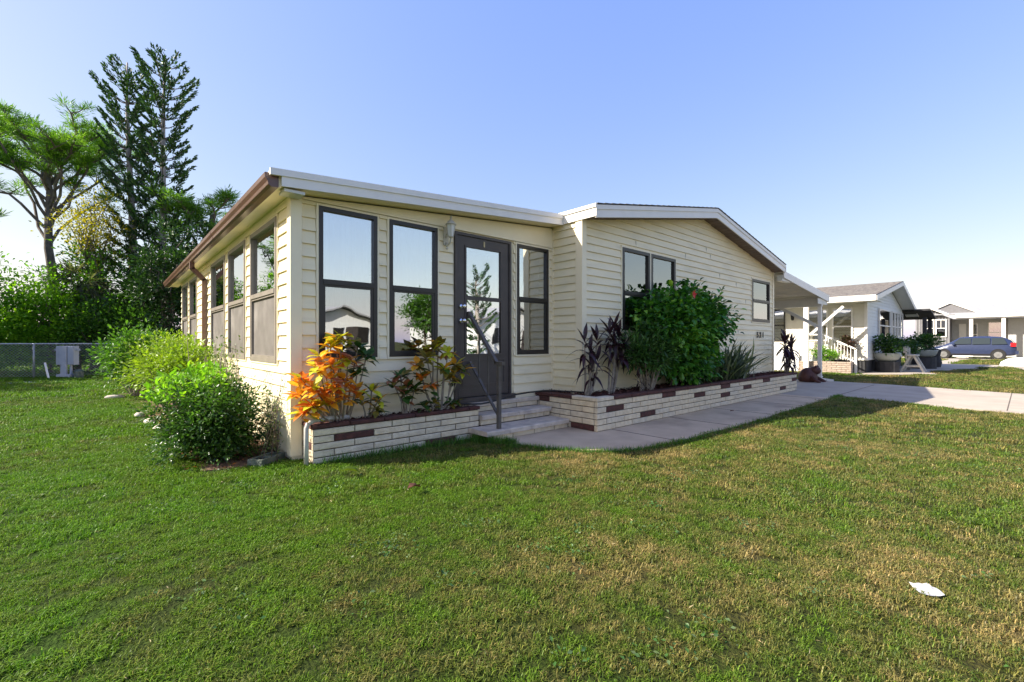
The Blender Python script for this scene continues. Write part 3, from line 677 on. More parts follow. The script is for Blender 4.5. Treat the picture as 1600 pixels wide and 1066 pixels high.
brick_run(PR, fY(YF2 - .01), x0 + .36, x1 + .01, .398, 1, .05, .39, .12, (), ('dbrick',), 0, .006, 'cap_brick')
brick_run(PR, fX(x0 - .01), YF2 + .112, YF2 + .42, .398, 1, .05, .31, .12, (), ('wbrick2',), 0, .006, 'cap_brick')
brick_run(PR, fX(x0 - .01), YF2 + .42, YP - .03, .398, 1, .05, .36, .12, (), ('dbrick',), 0, .006, 'cap_brick')
brick_run(PR, lambda u, d, z: (x1 + .01 + d, u, z), YF2 + .112, YG - .05, .398, 1, .05, .3, .12, (), ('dbrick',), 0, .006, 'cap_brick')
mulch(PR, x0 + .1, x1 - .1, YF2 + .1, YG - .02, .425, 150, 10); mulch(PR, x0 + .1, XG - .03, YG - .02, YP - .03, .425, 8, 10)
# steps
ST = thing('entry_steps', 'pale stone steps of brick risers rising to the porch door', 'steps', (3.9, 4.3, 0))
def tread(xa, xb, ya, yb, z0, z1, n_):
    w_ = (xb - xa) / n_
    for i in range(n_):
        mb = MB(); a, b = xa + i * w_ + .002, xa + (i + 1) * w_ - .002; c = .012
        mb.prism([(a, ya, z0), (a, yb, z0), (a, yb, z1), (a, ya + c, z1), (a, ya, z1 - c)], (b - a, 0, 0)); mb.build('tread_slab', 'step', ST)
box('core', (3.26, 4.06, 0), (4.585, 4.36, .075), 'mortar', ST); box('core', (3.39, 4.39, 0), (4.585, YP - .03, .205), 'mortar', ST); box('core', (3.39, 4.62, .2051), (4.585, YP - .03, .33), 'mortar', ST)
brick_run(ST, fY(4.05), 3.25, 4.585, .012, 1, .068, .36, .05)
brick_run(ST, fY(4.375), 3.38, 4.585, .138, 1, .07, .36, .05)
brick_run(ST, fY(4.615), 3.38, 4.585, .262, 1, .07, .40, .05)
tread(3.19, 4.585, 4.02, 4.372, .081, .135, 4); tread(3.375, 4.585, 4.345, 4.612, .209, .262, 4); tread(3.375, 4.62, 4.60, YP - .07, .333, .385, 3)
# handrail
HR = thing('handrail', 'grey brown iron handrail beside the entry steps', 'handrail', (3.44, 4.1, 0))
xr = 3.43; b = MB(); b.bar((xr, 4.10, 0), (xr, 4.10, .885), .042); b.build('post', 'rail', HR)
b = MB(); b.bar((xr, 4.02, .905), (xr, 4.16, .905), .045, .04).bar((xr, 4.14, .905), (xr, YP - .04, 1.50), .045, .035); b.build('top_rail', 'rail', HR)
MB().bar((xr, 4.12, .30), (xr, YP - .04, .90), .035, .02).build('bottom_rail', 'rail', HR)
for t in (.33, .66): 
    y = 4.12 + (YP - .04 - 4.12) * t; MB().bar((xr, y, .30 + .6 * t), (xr, y, .90 + .6 * t), .014).build('baluster', 'rail', HR)
box('wall_flange', (xr - .03, YP - .05, 1.46), (xr + .03, YP - .022, 1.54), 'rail', HR)
tag(MB().tube([(2.75, 4.62, .40), (2.92, 4.50, .42), (3.1, 4.47, .425), (3.3, 4.45, .40), (3.42, 4.43, .395), (3.55, 4.44, .40), (3.8, 4.47, .425), (4.05, 4.50, .455), (4.3, 4.52, .462), (4.6, 4.54, .462), (4.8, 4.45, .455), (5.0, 4.02, .45)], .011, 8).build('garden_hose', 'black', smooth=True), 'black rubber hose strung across the top step between the two planters', 'hose')
tag(MB().tube([(1.80, 4.50, .405), (1.55, 4.46, .42), (1.44, 4.43, .415), (1.385, 4.42, .39), (1.372, 4.42, .35), (1.372, 4.42, .0)], .022, 10).build('drain_pipe', 'pvc', smooth=True), 'pale pipe bent over the left end of the short planter', 'pipe')

# ================================================================== LAWN GRASS
def clump(seed, nb, h, spread, wid):
    rr = random.Random(seed); v = []; f = []
    for i in range(nb):
        a = rr.uniform(0, 6.28); rad = spread * math.sqrt(rr.random()); x, y = rad * math.cos(a), rad * math.sin(a)
        la = rr.uniform(0, 6.28); ln_ = rr.uniform(.2, 1.7); hh = h * rr.uniform(.5, 1.15); wd = wid * rr.uniform(.7, 1.3)
        dx, dy = math.cos(la), math.sin(la); px_, py_ = -dy * wd / 2, dx * wd / 2; n = len(v)
        o1 = ln_ * hh * .35; o2 = ln_ * hh
        v += [(x - px_, y - py_, -.004), (x + px_, y + py_, -.004), (x + dx * o1 + px_ * .8, y + dy * o1 + py_ * .8, hh * .6), (x + dx * o1 - px_ * .8, y + dy * o1 - py_ * .8, hh * .6), (x + dx * o2, y + dy * o2, hh * (1.05 - .3 * ln_))]
        f += [(n, n + 1, n + 2, n + 3), (n + 3, n + 2, n + 4)]
    me = bpy.data.meshes.new('grass_clump'); me.from_pydata(v, [], f); me.materials.append(M['blade'])
    at_ = me.attributes.new('rnd', 'FLOAT', 'FACE'); q = [rr.random() for _ in range(nb)]; at_.data.foreach_set('value', [x for x in q for _ in (0, 1)]); return me
gcol = bpy.data.collections.new('grass_clumps')
for i in range(6):
    o = bpy.data.objects.new('grass_clump', clump(i, 40, .031, .06, .0048)); gcol.objects.link(o)
def gpoints(n_per, r0, r1, a0, a1):
    area = (r1 * r1 - r0 * r0) / 2 * (a1 - a0); N = int(area * n_per)
    r = np.sqrt(rng.uniform(r0 * r0, r1 * r1, N)); a = rng.uniform(a0, a1, N); return np.column_stack([r * np.cos(a), r * np.sin(a)])
A0, A1 = R(48.44 - 64), R(48.44 + 64)
pts = []; scl = []
for n_per, r0, r1, s_ in ((760, 0.9, 3.6, .66), (360, 3.6, 7, .92), (120, 7, 13, 1.3), (34, 13, 27, 1.9), (9, 27, 55, 3.0)):
    p = gpoints(n_per, r0, r1, A0, A1); pts.append(p); scl.append(np.full(len(p), s_) * rng.uniform(.7, 1.3, len(p)))
pts = np.vstack(pts); scl = np.concatenate(scl)
bad = in_poly(pts[:, 0], pts[:, 1], walk_poly) | in_poly(pts[:, 0], pts[:, 1], drive_poly)
rects = [(1.40, 3.38, 4.36, 14.5), (3.18, 4.7, 3.98, 14), (4.55, 12.2, 3.55, 20), (1.3, 5, 4.7, 14.5), (12, 15.7, 2, 20), (20.2, 29, 3.9, 20), (42.6, 46.6, -9, 9), (49, 70, -20, 20), (.62, 1.4, 4.75, 14), (-400, 400, -16, -8.85)]
for a, b, c, d in rects: bad |= (pts[:, 0] > a) & (pts[:, 0] < b) & (pts[:, 1] > c) & (pts[:, 1] < d)
for pl_ in ([(19.5, 3.95), (21.9, 2.05), (23.5, 2.5), (30, 1.0), (31, -.4), (33, -.4), (33, 3.0), (29, 3.9), (21, 3.9)], [(33.0, 2.6), (60, 2.9), (60, 3.6), (33.0, 3.4)], [(28.5, .0), (33, .85), (60, -.6), (60, -1.3), (33, .1), (28.5, -.6)]): bad |= in_poly(pts[:, 0], pts[:, 1], pl_)
def near_line(line, wd):
    d = np.full(len(pts), 9.)
    for (ax_, ay_), (bx_, by_) in zip(line[:-1], line[1:]):
        v_ = np.array([bx_ - ax_, by_ - ay_]); t_ = np.clip(((pts[:, 0] - ax_) * v_[0] + (pts[:, 1] - ay_) * v_[1]) / (v_ @ v_), 0, 1)
        d = np.minimum(d, np.hypot(pts[:, 0] - ax_ - t_ * v_[0], pts[:, 1] - ay_ - t_ * v_[1]))
    return d < wd * rng.uniform(.3, 1.2, len(pts))
RUTS = [([(-.30, 2.28), (-.114, 2.53), (.011, 2.655), (.20, 2.70)], .05), ([(.30, 2.56), (.42, 2.63), (.57, 2.66), (.72, 2.62)], .035), ([(.10, 2.20), (.16, 2.42), (.28, 2.56)], .07), ([(1.9, 1.2), (2.2, 1.35)], .03), ([(2.9, 2.1), (3.3, 2.0)], .03)]
for ln_, wd in RUTS: bad |= near_line(ln_, wd)
pts = pts[~bad]; scl = scl[~bad]
# worn track and taller tufts
nz = np.sin(pts[:, 0] * 2.1 + 1.3 * np.sin(pts[:, 1] * 1.7)) * np.sin(pts[:, 1] * 2.6 + np.sin(pts[:, 0] * 3.1))
scl *= 1 + .22 * nz
me = bpy.data.meshes.new('lawn_grass'); me.vertices.add(len(pts)); me.vertices.foreach_set('co', np.column_stack([pts, np.zeros(len(pts))]).astype(np.float32).ravel())
a = me.attributes.new('sc', 'FLOAT', 'POINT'); a.data.foreach_set('value', scl.astype(np.float32))
a = me.attributes.new('rot', 'FLOAT', 'POINT'); a.data.foreach_set('value', rng.uniform(0, 6.28, len(pts)).astype(np.float32))
me.update(); lg = tag(link('lawn_grass', me), 'short lawn grass, lush beside the house and straw coloured in front', 'grass', kind='stuff')
ng = bpy.data.node_groups.new('grass', 'GeometryNodeTree')
ng.interface.new_socket('Geometry', in_out='INPUT', socket_type='NodeSocketGeometry'); ng.interface.new_socket('Geometry', in_out='OUTPUT', socket_type='NodeSocketGeometry')
gi = ng.nodes.new('NodeGroupInput'); go = ng.nodes.new('NodeGroupOutput'); ip = ng.nodes.new('GeometryNodeInstanceOnPoints'); ci = ng.nodes.new('GeometryNodeCollectionInfo')
ci.inputs['Collection'].default_value = gcol; ci.inputs['Separate Children'].default_value = True; ip.inputs['Pick Instance'].default_value = True
def na(nm):
    q = ng.nodes.new('GeometryNodeInputNamedAttribute'); q.data_type = 'FLOAT'; q.inputs['Name'].default_value = nm; return [s for s in q.outputs if s.enabled][0]
cx = ng.nodes.new('ShaderNodeCombineXYZ'); ng.links.new(na('rot'), cx.inputs[2]); ng.links.new(cx.outputs[0], ip.inputs['Rotation']); ng.links.new(na('sc'), ip.inputs['Scale'])
ng.links.new(gi.outputs[0], ip.inputs['Points']); ng.links.new(ci.outputs[0], ip.inputs['Instance']); ng.links.new(ip.outputs[0], go.inputs[0])
md = lg.modifiers.new('grass', 'NODES'); md.node_group = ng

# longer dark grass along the walkway edge and planter foot
def tufts(name, label, line, n_, h, mat='g_mid'):
    P = []; 
    for _ in range(n_):
        i = rng.integers(len(line) - 1); t = rng.random(); a, b = np.array(line[i]), np.array(line[i + 1]); q = a + (b - a) * t + rng.normal(0, .03, 2); P.append((q[0], q[1], .0))
    P = np.array(P); D = rng.normal(0, .5, (n_, 3)); D[:, 2] = 1
    return tag(scatter(name, ([(0, -.03, 0), (0, .03, 0), (.6, .02, .03), (.6, -.02, .03), (1, 0, .1)], [(0, 1, 2, 3), (3, 2, 4)]), P, D, rng.uniform(.5, 1.2, n_) * h, mat), label, 'grass', kind='stuff')
tufts('edge_grass', 'untrimmed grass leaning over the walkway edge', [(3.30, 3.78), (3.48, 3.38), (3.66, 3.06), (3.94, 2.79), (4.3, 2.65), (4.9, 2.60), (6.4, 2.55), (11.0, 2.59), (11.6, 2.6)], 4200, .07)
tufts('weeds', 'dark weeds along the foot of the short planter', [(1.5, 4.33), (2.4, 4.3), (3.2, 4.22), (3.25, 3.98), (3.4, 3.8)], 2200, .10)

# broad-leaved weeds and pale clippings caught in the turf
N = 260; cxy = gpoints(4.2, 1.2, 10, A0, A1); P = []; 
for q in cxy:
    k_ = rng.integers(6, 34); P.append(np.column_stack([q[0] + rng.normal(0, .06, k_), q[1] + rng.normal(0, .06, k_), rng.uniform(.012, .034, k_)]))
P = np.vstack(P); bd = in_poly(P[:, 0], P[:, 1], walk_poly) | in_poly(P[:, 0], P[:, 1], drive_poly)
for a, b, c, d in rects: bd |= (P[:, 0] > a) & (P[:, 0] < b) & (P[:, 1] > c) & (P[:, 1] < d)
P = P[~bd]; D = rng.normal(size=P.shape) * [1, 1, .35]
tag(scatter('lawn_weeds', leaf_s(1, .62, .12), P, D, rng.uniform(.010, .026, len(P)), leafmat('clover and weed leaves', [(.03, .09, .02), (.07, .16, .03), (.10, .17, .06), (.16, .20, .08)])), 'small broad-leaved weeds scattered through the lawn', 'weeds', kind='stuff')
q = gpoints(16, 1.2, 8, A0, A1); bd = in_poly(q[:, 0], q[:, 1], walk_poly)
for a, b, c, d in rects: bd |= (q[:, 0] > a) & (q[:, 0] < b) & (q[:, 1] > c) & (q[:, 1] < d)
q = q[~bd]; P = np.column_stack([q, rng.uniform(.02, .04, len(q))]); D = rng.normal(size=P.shape) * [1, 1, .15]
tag(scatter('clippings', leaf_s(1, .10, .05), P, D, rng.uniform(.012, .035, len(P)), leafmat('straw', [(.40, .30, .14), (.55, .45, .26), (.22, .12, .06)], trans=.1)), 'dry straw coloured clippings lying in the grass', 'clippings', kind='stuff')

# ================================================================== PLANTS IN THE PLANTERS
LC = dict(orange=flatleaf('orange croton leaf', (.85, .27, .03), (.66, .14, .02)), amber=flatleaf('amber croton leaf', (.95, .52, .03), (.80, .30, .02)),
          lime=flatleaf('lime croton leaf', (.75, .70, .03), (.45, .50, .03)), green=flatleaf('green croton leaf', (.06, .14, .02), (.03, .08, .012)),
          bronze=flatleaf('bronze croton leaf', (.30, .21, .03), (.12, .12, .02)), pink=flatleaf('rusty croton leaf', (.55, .20, .10), (.30, .11, .05)),
          ti=flatleaf('dark maroon leaf', (.055, .018, .024), (.025, .010, .014)), ti2=flatleaf('purple green leaf', (.04, .035, .02), (.06, .016, .03)))
def leaf_mesh(name, L, W, curl, mat, rows=5, droop=1.):
    v = []; f = []
    prof = [.12, .75, 1, .85, .45, 0][:rows + 1] if rows == 5 else [.3, .9, 1, .7, 0]
    for i, p in enumerate(prof):
        t = i / (len(prof) - 1); x = L * t * (1 - .12 * curl * t); z = -curl * L * t ** 2 * .5 * droop; w_ = W / 2 * p
        v += [(x, -w_, z + .28 * w_ + .003 * math.sin(i * 2)), (x, 0, z), (x, w_, z + .28 * w_)]
    for i in range(len(prof) - 1):
        a = i * 3; f += [(a, a + 3, a + 4, a + 1), (a + 1, a + 4, a + 5, a + 2)]
    me = bpy.data.meshes.new(name); me.from_pydata(v, [], f); me.materials.append(mat); me.polygons.foreach_set('use_smooth', [True] * len(me.polygons)); return me
CM = {k: [leaf_mesh('leaf', 1, .50, c, LC[k]) for c in (.1, .5)] for k in ('orange', 'amber', 'lime', 'green', 'bronze', 'pink')}
TM = {k: [leaf_mesh('leaf', 1, .20, c, LC[k]) for c in (.3, .9, 1.6)] for k in ('ti', 'ti2')}
def put_leaf(parent, me, p, d, up, s):
    d = Vector(d).normalized(); y = Vector(up).cross(d); y = y.normalized() if y.length > .01 else Vector((1, 0, 0)); z = d.cross(y)
    o = link('leaf', me, parent); m = Matrix((d, y, z)).transposed().to_4x4(); m = Matrix.Translation(Vector(p)) @ m @ Matrix.Scale(s, 4); o.matrix_basis = m
def croton(label, base, heads, nleaf, size, palette):
    t = thing('croton', label, 'plant', base); bx_, by_, bz_ = base; b = MB()
    for hx, hy, hz in heads:
        s0 = Vector((bx_ + (hx - bx_) * .25, by_ + (hy - by_) * .25, bz_ - .02)); h_ = Vector((hx, hy, hz))
        md_ = s0.lerp(h_, .5) + Vector((random.uniform(-.03, .03), random.uniform(-.03, .03), -.02)); b.tube([s0, md_, h_], [.010, .008, .006], 6)
    b.build('stems', 'stem', t)
    per = max(6, nleaf // len(heads))
    for hi, (hx, hy, hz) in enumerate(heads):
        pal = palette(hx, hz)
        for i in range(per):
            a = i * 2.4 + random.uniform(-.3, .3); el = random.uniform(-.5, .95); tt = 1 - i / per
            d = (math.cos(a) * math.cos(el), math.sin(a) * math.cos(el), math.sin(el)); z = hz - .10 * tt * random.random()
            put_leaf(t, random.choice(CM[random.choice(pal)]), (hx + d[0] * .01, hy + d[1] * .01, z), d, (random.uniform(-.3, .3), random.uniform(-.3, .3), 1), size * random.uniform(.7, 1.2))
    return t
def hd(x, y, z): return (x, y, z)
croton('bushy croton with glowing orange and lime leaves at the porch corner', (1.75, 4.56, .36),
       [(1.33, 4.44, .83), (1.42, 4.36, .74), (1.33, 4.50, .67), (1.47, 4.38, .92), (1.50, 4.46, 1.02), (1.45, 4.40, .60), (1.36, 4.42, .52), (1.58, 4.36, .82), (1.62, 4.5, 1.14), (1.66, 4.46, 1.2), (1.74, 4.52, 1.22), (1.70, 4.44, 1.05), (1.60, 4.38, .94), (1.78, 4.46, .98), (1.9, 4.5, 1.12), (2.0, 4.52, 1.02), (1.72, 4.38, .80), (1.86, 4.42, .90), (1.50, 4.36, .70), (1.56, 4.36, .60), (1.70, 4.37, .64), (1.42, 4.38, .56), (1.82, 4.40, .68), (1.62, 4.34, .74)],
       330, .15, lambda x, z: (['lime', 'lime', 'amber'] if z > 1.08 and x < 1.85 else ['green', 'green', 'bronze'] if x > 1.84 else ['orange', 'amber', 'amber', 'amber', 'pink', 'lime'] if z > .6 else ['orange', 'amber', 'lime']))
croton('low croton with yellow and green leaves right of the bushy orange one', (2.0, 4.52, .36), [(1.92, 4.46, .56), (2.02, 4.45, .66), (2.12, 4.5, .55), (2.06, 4.42, .48)], 48, .125, lambda x, z: ['lime', 'green', 'bronze', 'amber'])
croton('small dark croton with a rusty heart in the middle of the short planter', (2.45, 4.5, .36), [(2.26, 4.46, .74), (2.34, 4.44, .80), (2.44, 4.46, .68), (2.52, 4.45, .66), (2.38, 4.42, .60)], 70, .145, lambda x, z: ['green', 'bronze', 'pink', 'bronze', 'green'])
croton('tall leggy croton with bronze and orange leaves beside the door', (2.88, 4.52, .36), [(2.56, 4.46, .92), (2.66, 4.44, .98), (2.76, 4.46, 1.08), (2.84, 4.48, 1.14), (2.96, 4.46, 1.04), (3.06, 4.46, .90), (3.14, 4.44, .84), (2.88, 4.42, .86), (2.60, 4.44, .78), (2.98, 4.44, .74), (2.70, 4.42, .68)], 185, .15, lambda x, z: ['bronze', 'pink', 'lime', 'amber', 'lime'] if z > .95 else ['bronze', 'green', 'lime', 'bronze', 'amber'] if x > 2.7 else ['orange', 'bronze', 'amber', 'green'])
croton('low green croton seedling at the foot of the tall leggy croton', (2.72, 4.46, .36), [(2.62, 4.44, .46), (2.74, 4.42, .49), (2.98, 4.42, .47), (3.06, 4.44, .45)], 48, .12, lambda x, z: ['green', 'green', 'bronze'])
def ti_plant(label, base, stems, nleaf, size, group=None):
    t = thing('ti_plant', label, 'plant', base, group); b = MB()
    for k_, (hx, hy, hz) in enumerate(stems):
        s0 = Vector((base[0] + (hx - base[0]) * .3, base[1] + (hy - base[1]) * .3, base[2] - .02)); h_ = Vector((hx, hy, hz)); md_ = s0.lerp(h_, .55) + Vector((random.uniform(-.05, .05), random.uniform(-.04, .04), 0))
        b.tube([s0, md_, h_], [.016, .013, .009], 7)
    b.build('stems', 'stem', t)
    per = nleaf // len(stems)
    for hx, hy, hz in stems:
        for i in range(per):
            a = i * 2.4 + random.random(); el = 1.25 - 1.5 * (i / per) + random.uniform(-.2, .2); z = hz + .05 - .22 * i / per
            d = (math.cos(a) * math.cos(el), math.sin(a) * math.cos(el), math.sin(el))
            put_leaf(t, TM[random.choice(['ti', 'ti', 'ti2'])][2 if el < .4 else 1 if el < .9 else 0], (hx, hy, z), d, (0, 0, 1), size * random.uniform(.75, 1.15))
ti_plant('slender maroon ti plant with drooping leaves at the left end of the long planter', (4.84, 3.95, .42), [(4.78, 3.92, 1.12), (4.90, 3.93, .98), (5.02, 3.9, 1.14), (4.86, 3.88, .80), (5.1, 3.95, .86)], 50, .27)
ti_plant('fuller dark maroon ti plant standing left of the big hibiscus', (5.30, 3.92, .42), [(5.3, 3.9, 1.26), (5.45, 3.92, 1.32), (5.6, 3.95, 1.22), (5.38, 3.86, 1.08), (5.62, 3.88, 1.05)], 70, .28)
ti_plant('dark maroon ti plant at the far end of the long planter', (11.95, 3.75, .42), [(11.75, 3.72, 1.10), (11.95, 3.75, 1.18), (12.15, 3.7, .98), (11.85, 3.68, .80), (12.1, 3.66, .72), (12.3, 3.75, 1.05)], 112, .30)
ti_plant('small dark rosette plant with pale branching stems below the double window', (5.95, 3.8, .42), [(5.72, 3.72, .60), (5.80, 3.74, .66), (6.0, 3.74, .62)], 34, .12)
# hibiscus
T6 = leaf_t(1, .62, .2, .18); TN = leaf_t(1, .26, .15, .12)
hb = thing('hibiscus_bush', 'big glossy green hibiscus bush with one red flower in front of the double window', 'shrub', (7.2, 3.86, .42))
parts_ = []
for c, r_, n_, k_ in (((7.2, 3.80, 1.64), (.80, .36, .48), 62, 34), ((7.4, 3.78, 1.15), (.95, .38, .62), 84, 34), ((6.5, 3.80, 1.45), (.5, .3, .5), 30, 30), ((8.0, 3.78, 1.55), (.55, .3, .5), 34, 32), ((7.35, 3.76, .74), (.85, .24, .34), 44, 30)):
    parts_.append(clusters(c, r_, n_, k_, .10, .35))
P = np.vstack([q[1] for q in parts_]); D = np.vstack([q[2] for q in parts_]); rn = np.concatenate([q[3] for q in parts_]) - .12
ok = (P[:, 2] > .47) & (P[:, 1] < YG - .03); rn = rn + .35 * np.exp(-(((P[:, 0] - 7.1) / .35) ** 2 + ((P[:, 2] - 1.3) / .2) ** 2))
scatter('foliage', T6, P[ok], D[ok] - np.array([0, 0, .45]), rng.uniform(.07, .125, ok.sum()), 'g_hib', hb, .3, rn[ok])
b = MB(); 
for i in range(9):
    x = 7.0 + random.uniform(-.3, .5); b.tube([(x, 3.85, .42), (x + random.uniform(-.3, .3), 3.85, .9), (x + random.uniform(-.6, .6), 3.82, 1.6)], [.022, .016, .008], 7)
for (dx, tz) in ((-.05, 2.10), (.18, 2.04), (-.9, 1.90), (.6, 1.9)):
    b.tube([(7.2 + dx * .5, 3.8, 1.6), (7.25 + dx, 3.78, tz)], [.01, .004], 6)
b.build('stems', 'dstem', hb)
for (dx, tz) in ((-.05, 2.10), (.18, 2.04), (-.9, 1.88), (.6, 1.88)):
    q = np.tile([7.25 + dx, 3.78, tz], (14, 1)) + rng.normal(0, .04, (14, 3)); scatter('leaf_spray', T6, q, rng.normal(0, 1, (14, 3)) + [0, 0, .3], .11, 'g_hib', hb, .3, rng.uniform(.1, .5, 14))
fl = MB(); fc = Vector((6.83, 3.44, 1.90))
for i in range(5):
    a = i * 1.2566; d = Vector((math.cos(a), -.35, math.sin(a))); e = Vector((-math.sin(a), 0, math.cos(a))); n_ = len(fl.v)
    fl.v += [tuple(fc), tuple(fc + d * .035 - e * .03), tuple(fc + d * .07), tuple(fc + d * .035 + e * .03)]; fl.add([(0, 1, 2), (0, 2, 3)], n_)
fl.tube([tuple(fc), tuple(fc + Vector((0, -.07, .01)))], .004, 5)
fl.build('flower', pm('red petal', (.62, .02, .015), (.5, .015, .012), rough=.5), hb)
shrub('pittosporum_shrub', 'dark narrow-leaved shrub spreading between the maroon plants and the hibiscus', 'shrub', (6.1, 3.78, 1.0), (.62, .26, .36), 60, 46, .075, TN, .10, M['g_pit'], stemmat='stem', stems=5, ground=.42, srad=.010)
# strappy plant
sp = thing('flax_plant', 'clump of grey green strap leaves between the hibiscus and the house number', 'plant', (9.0, 3.8, .42))
N = 330; P = np.column_stack([rng.normal(9.0, .32, N), rng.normal(3.82, .08, N), np.full(N, .43)]); D = np.column_stack([rng.normal(0, .75, N) + (P[:, 0] - 9.0) * .9, rng.normal(-.15, .4, N), np.full(N, .9)])
tsl = ([(0, -.02, 0), (0, .02, 0), (.45, -.025, .02), (.45, .025, .02), (.8, -.018, -.05), (.8, .018, -.05), (1, 0, -.16)], [(0, 1, 3, 2), (2, 3, 5, 4), (4, 5, 6)])
scatter('leaves', tsl, P, D, rng.uniform(.4, .85, N), 'g_strap', sp)
# ================================================================== SHRUBS ON THE SUNNY SIDE
TS = leaf_t(1, .45, .15, .1)
def side_shrub(*a, **k): return shrub(*a, **k)
side_shrub('garden_shrub', 'rounded dense shrub with bright tips and dark inside, nearest the porch corner', 'shrub', (.78, 5.38, .36), (.50, .54, .46), 210, 60, .066, TS, .042, M['g_dark'], ground=0, stems=8, stemmat='dstem', shell=.35, group='shrubs along the sunny wall')
P = rng.normal(size=(2300, 3)); P /= np.linalg.norm(P, axis=1, keepdims=True); P = P[(P[:, 2] > .1) & (P[:, 0] < .5)]; P = P * [.44, .48, .36] * rng.uniform(.75, 1.1, (len(P), 1)) + [.72, 5.6, .54]
t_ = thing('garden_shrub', 'bright green leafy sprawl growing through the top of the dense corner shrub', 'shrub', (.7, 5.6, 0), 'shrubs along the sunny wall')
scatter('foliage', TS, P, rng.normal(0, .7, P.shape) + [0, 0, .4], rng.uniform(.04, .085, len(P)), 'g_bright', t_)
cc_, P2, D2, r2 = clusters((.80, 5.30, .14), (.50, .52, .16), 90, 40, .05, .3); ok_ = (P2[:, 2] > .01) & (P2[:, 0] < 1.28); scatter('foliage', TS, P2[ok_], D2[ok_], .038, 'g_dark', t_, None, r2[ok_])
MB().tube([(.72, 5.55, 0), (.7, 5.5, .5), (.6, 5.4, .8)], [.012, .009, .004], 6).build('stems', 'dstem', t_)
side_shrub('garden_shrub', 'broad yellow green shrub, second from the porch corner', 'shrub', (.74, 8.3, .78), (.55, 1.1, .50), 135, 60, .10, TS, .06, M['g_yel'], ground=0, stems=14, shell=.35, group='shrubs along the sunny wall', srad=.009)
side_shrub('garden_shrub', 'glossy darker green shrub farthest back, before the fence', 'shrub', (.45, 12.4, .80), (.75, 1.0, .62), 110, 55, .12, TS, .085, M['g_mid'], ground=0, stems=8, shell=.4, group='shrubs along the sunny wall')
side_shrub('garden_shrub', 'yellow green shrub pressed against the wall below the farther windows', 'shrub', (.98, 10.4, .85), (.3, 1.0, .42), 70, 50, .09, TS, .06, M['g_yel'], ground=0, stems=8, shell=.4, group='shrubs along the sunny wall')
lg_ = thing('leggy_shrub', 'thin sparse shrub with bare twigs in front of the second window', 'shrub', (1.05, 6.5, 0))
b = MB(); P = []; 
for i in range(34):
    x, y = random.uniform(.85, 1.22), random.uniform(5.5, 7.6); h_ = random.uniform(.5, 1.22); p0 = Vector((x, y, 0)); p1 = Vector((x + random.uniform(-.1, .1), y + random.uniform(-.2, .2), h_))
    b.tube([p0, p0.lerp(p1, .5) + Vector((0, random.uniform(-.05, .05), 0)), p1], [.006, .005, .003], 5)
    for j_ in range(26): P.append(tuple(p0.lerp(p1, random.uniform(.35, 1.05)) + Vector((random.gauss(0, .05), random.gauss(0, .07), random.gauss(0, .04)))))
b.build('stems', 'stem', lg_); P = np.array(P); P[:, 0] = np.minimum(P[:, 0], 1.29); scatter('foliage', TS, P, rng.normal(size=P.shape), rng.uniform(.03, .055, len(P)), 'g_leg', lg_)
vn = thing('creeper_vine', 'small-leaved vine climbing the wall foot beside the corner post', 'vine', (1.2, 4.95, 0))
b = MB(); P = []
for i in range(16):
    y = random.uniform(4.72, 5.25); h_ = random.uniform(.3, .85) * (1 - .5 * (y - 4.72)); p0 = Vector((random.uniform(1.05, 1.24), y, 0)); p1 = Vector((1.27, y + random.uniform(-.05, .1), h_)); b.tube([p0, p1], [.004, .002], 4)
    for j_ in range(38): P.append(tuple(p0.lerp(p1, random.random()) + Vector((random.gauss(-.01, .02), random.gauss(0, .035), random.gauss(0, .02)))))
b.build('stems', 'dstem', vn); P = np.array(P); P[:, 0] = np.minimum(P[:, 0], 1.305); P[:, 2] = np.maximum(P[:, 2], .01); scatter('foliage', TS, P, rng.normal(size=P.shape), rng.uniform(.018, .035, len(P)), 'g_leg', vn)
# soil bed, fallen leaves, edging stones, concrete block
bed = MB(); pts_ = [(.62, 4.85), (.95, 4.74), (1.33, 4.74), (1.33, 13.5), (.15, 13.4), (.30, 11.2), (.45, 9.6), (.50, 8.2), (.66, 6.6), (.62, 5.6)]
tag(bed.prism([(x, y, -.03) for x, y in pts_], (0, 0, .038)).build('garden_bed', 'soil'), kind='structure')
N = 500; P = np.column_stack([rng.uniform(.5, 1.32, N), rng.uniform(4.8, 10, N), np.full(N, .016)]); D = rng.normal(size=(N, 3)) * [1, 1, .2]
tag(scatter('leaf_litter', TS, P, D, rng.uniform(.03, .06, N), leafmat('dry leaf', [(.30, .10, .04), (.45, .16, .07), (.22, .12, .05)])), 'dry orange brown leaves fallen on the soil under the shrubs', 'leaf litter', kind='stuff')
def stone(c, s_, label, mat='stone'):
    mb = MB(); n_ = 9; seed = random.random() * 9
    for i in range(6):
        ph = math.pi * i / 5 - math.pi / 2
        for j_ in range(n_):
            a = 2 * math.pi * j_ / n_; q = 1 + .16 * math.sin(a * 3 + seed + i) + random.uniform(-.16, .16); mb.v.append((c[0] + s_[0] * math.cos(ph) * math.cos(a) * q, c[1] + s_[1] * math.cos(ph) * math.sin(a) * q, c[2] + s_[2] * math.sin(ph)))
    mb.add([(i * n_ + j_, i * n_ + (j_ + 1) % n_, (i + 1) * n_ + (j_ + 1) % n_, (i + 1) * n_ + j_) for i in range(5) for j_ in range(n_)], 0)
    return tag(mb.build('edging_stone', mat, smooth=True), label, 'stone', 'stones edging the shrub bed')
stone((.50, 7.55, .02), (.07, .12, .05), 'pale rough edging stone nearest the camera at the foot of the broad shrub')
stone((.44, 8.25, .02), (.07, .14, .05), 'pinkish edging stone, second from the camera')
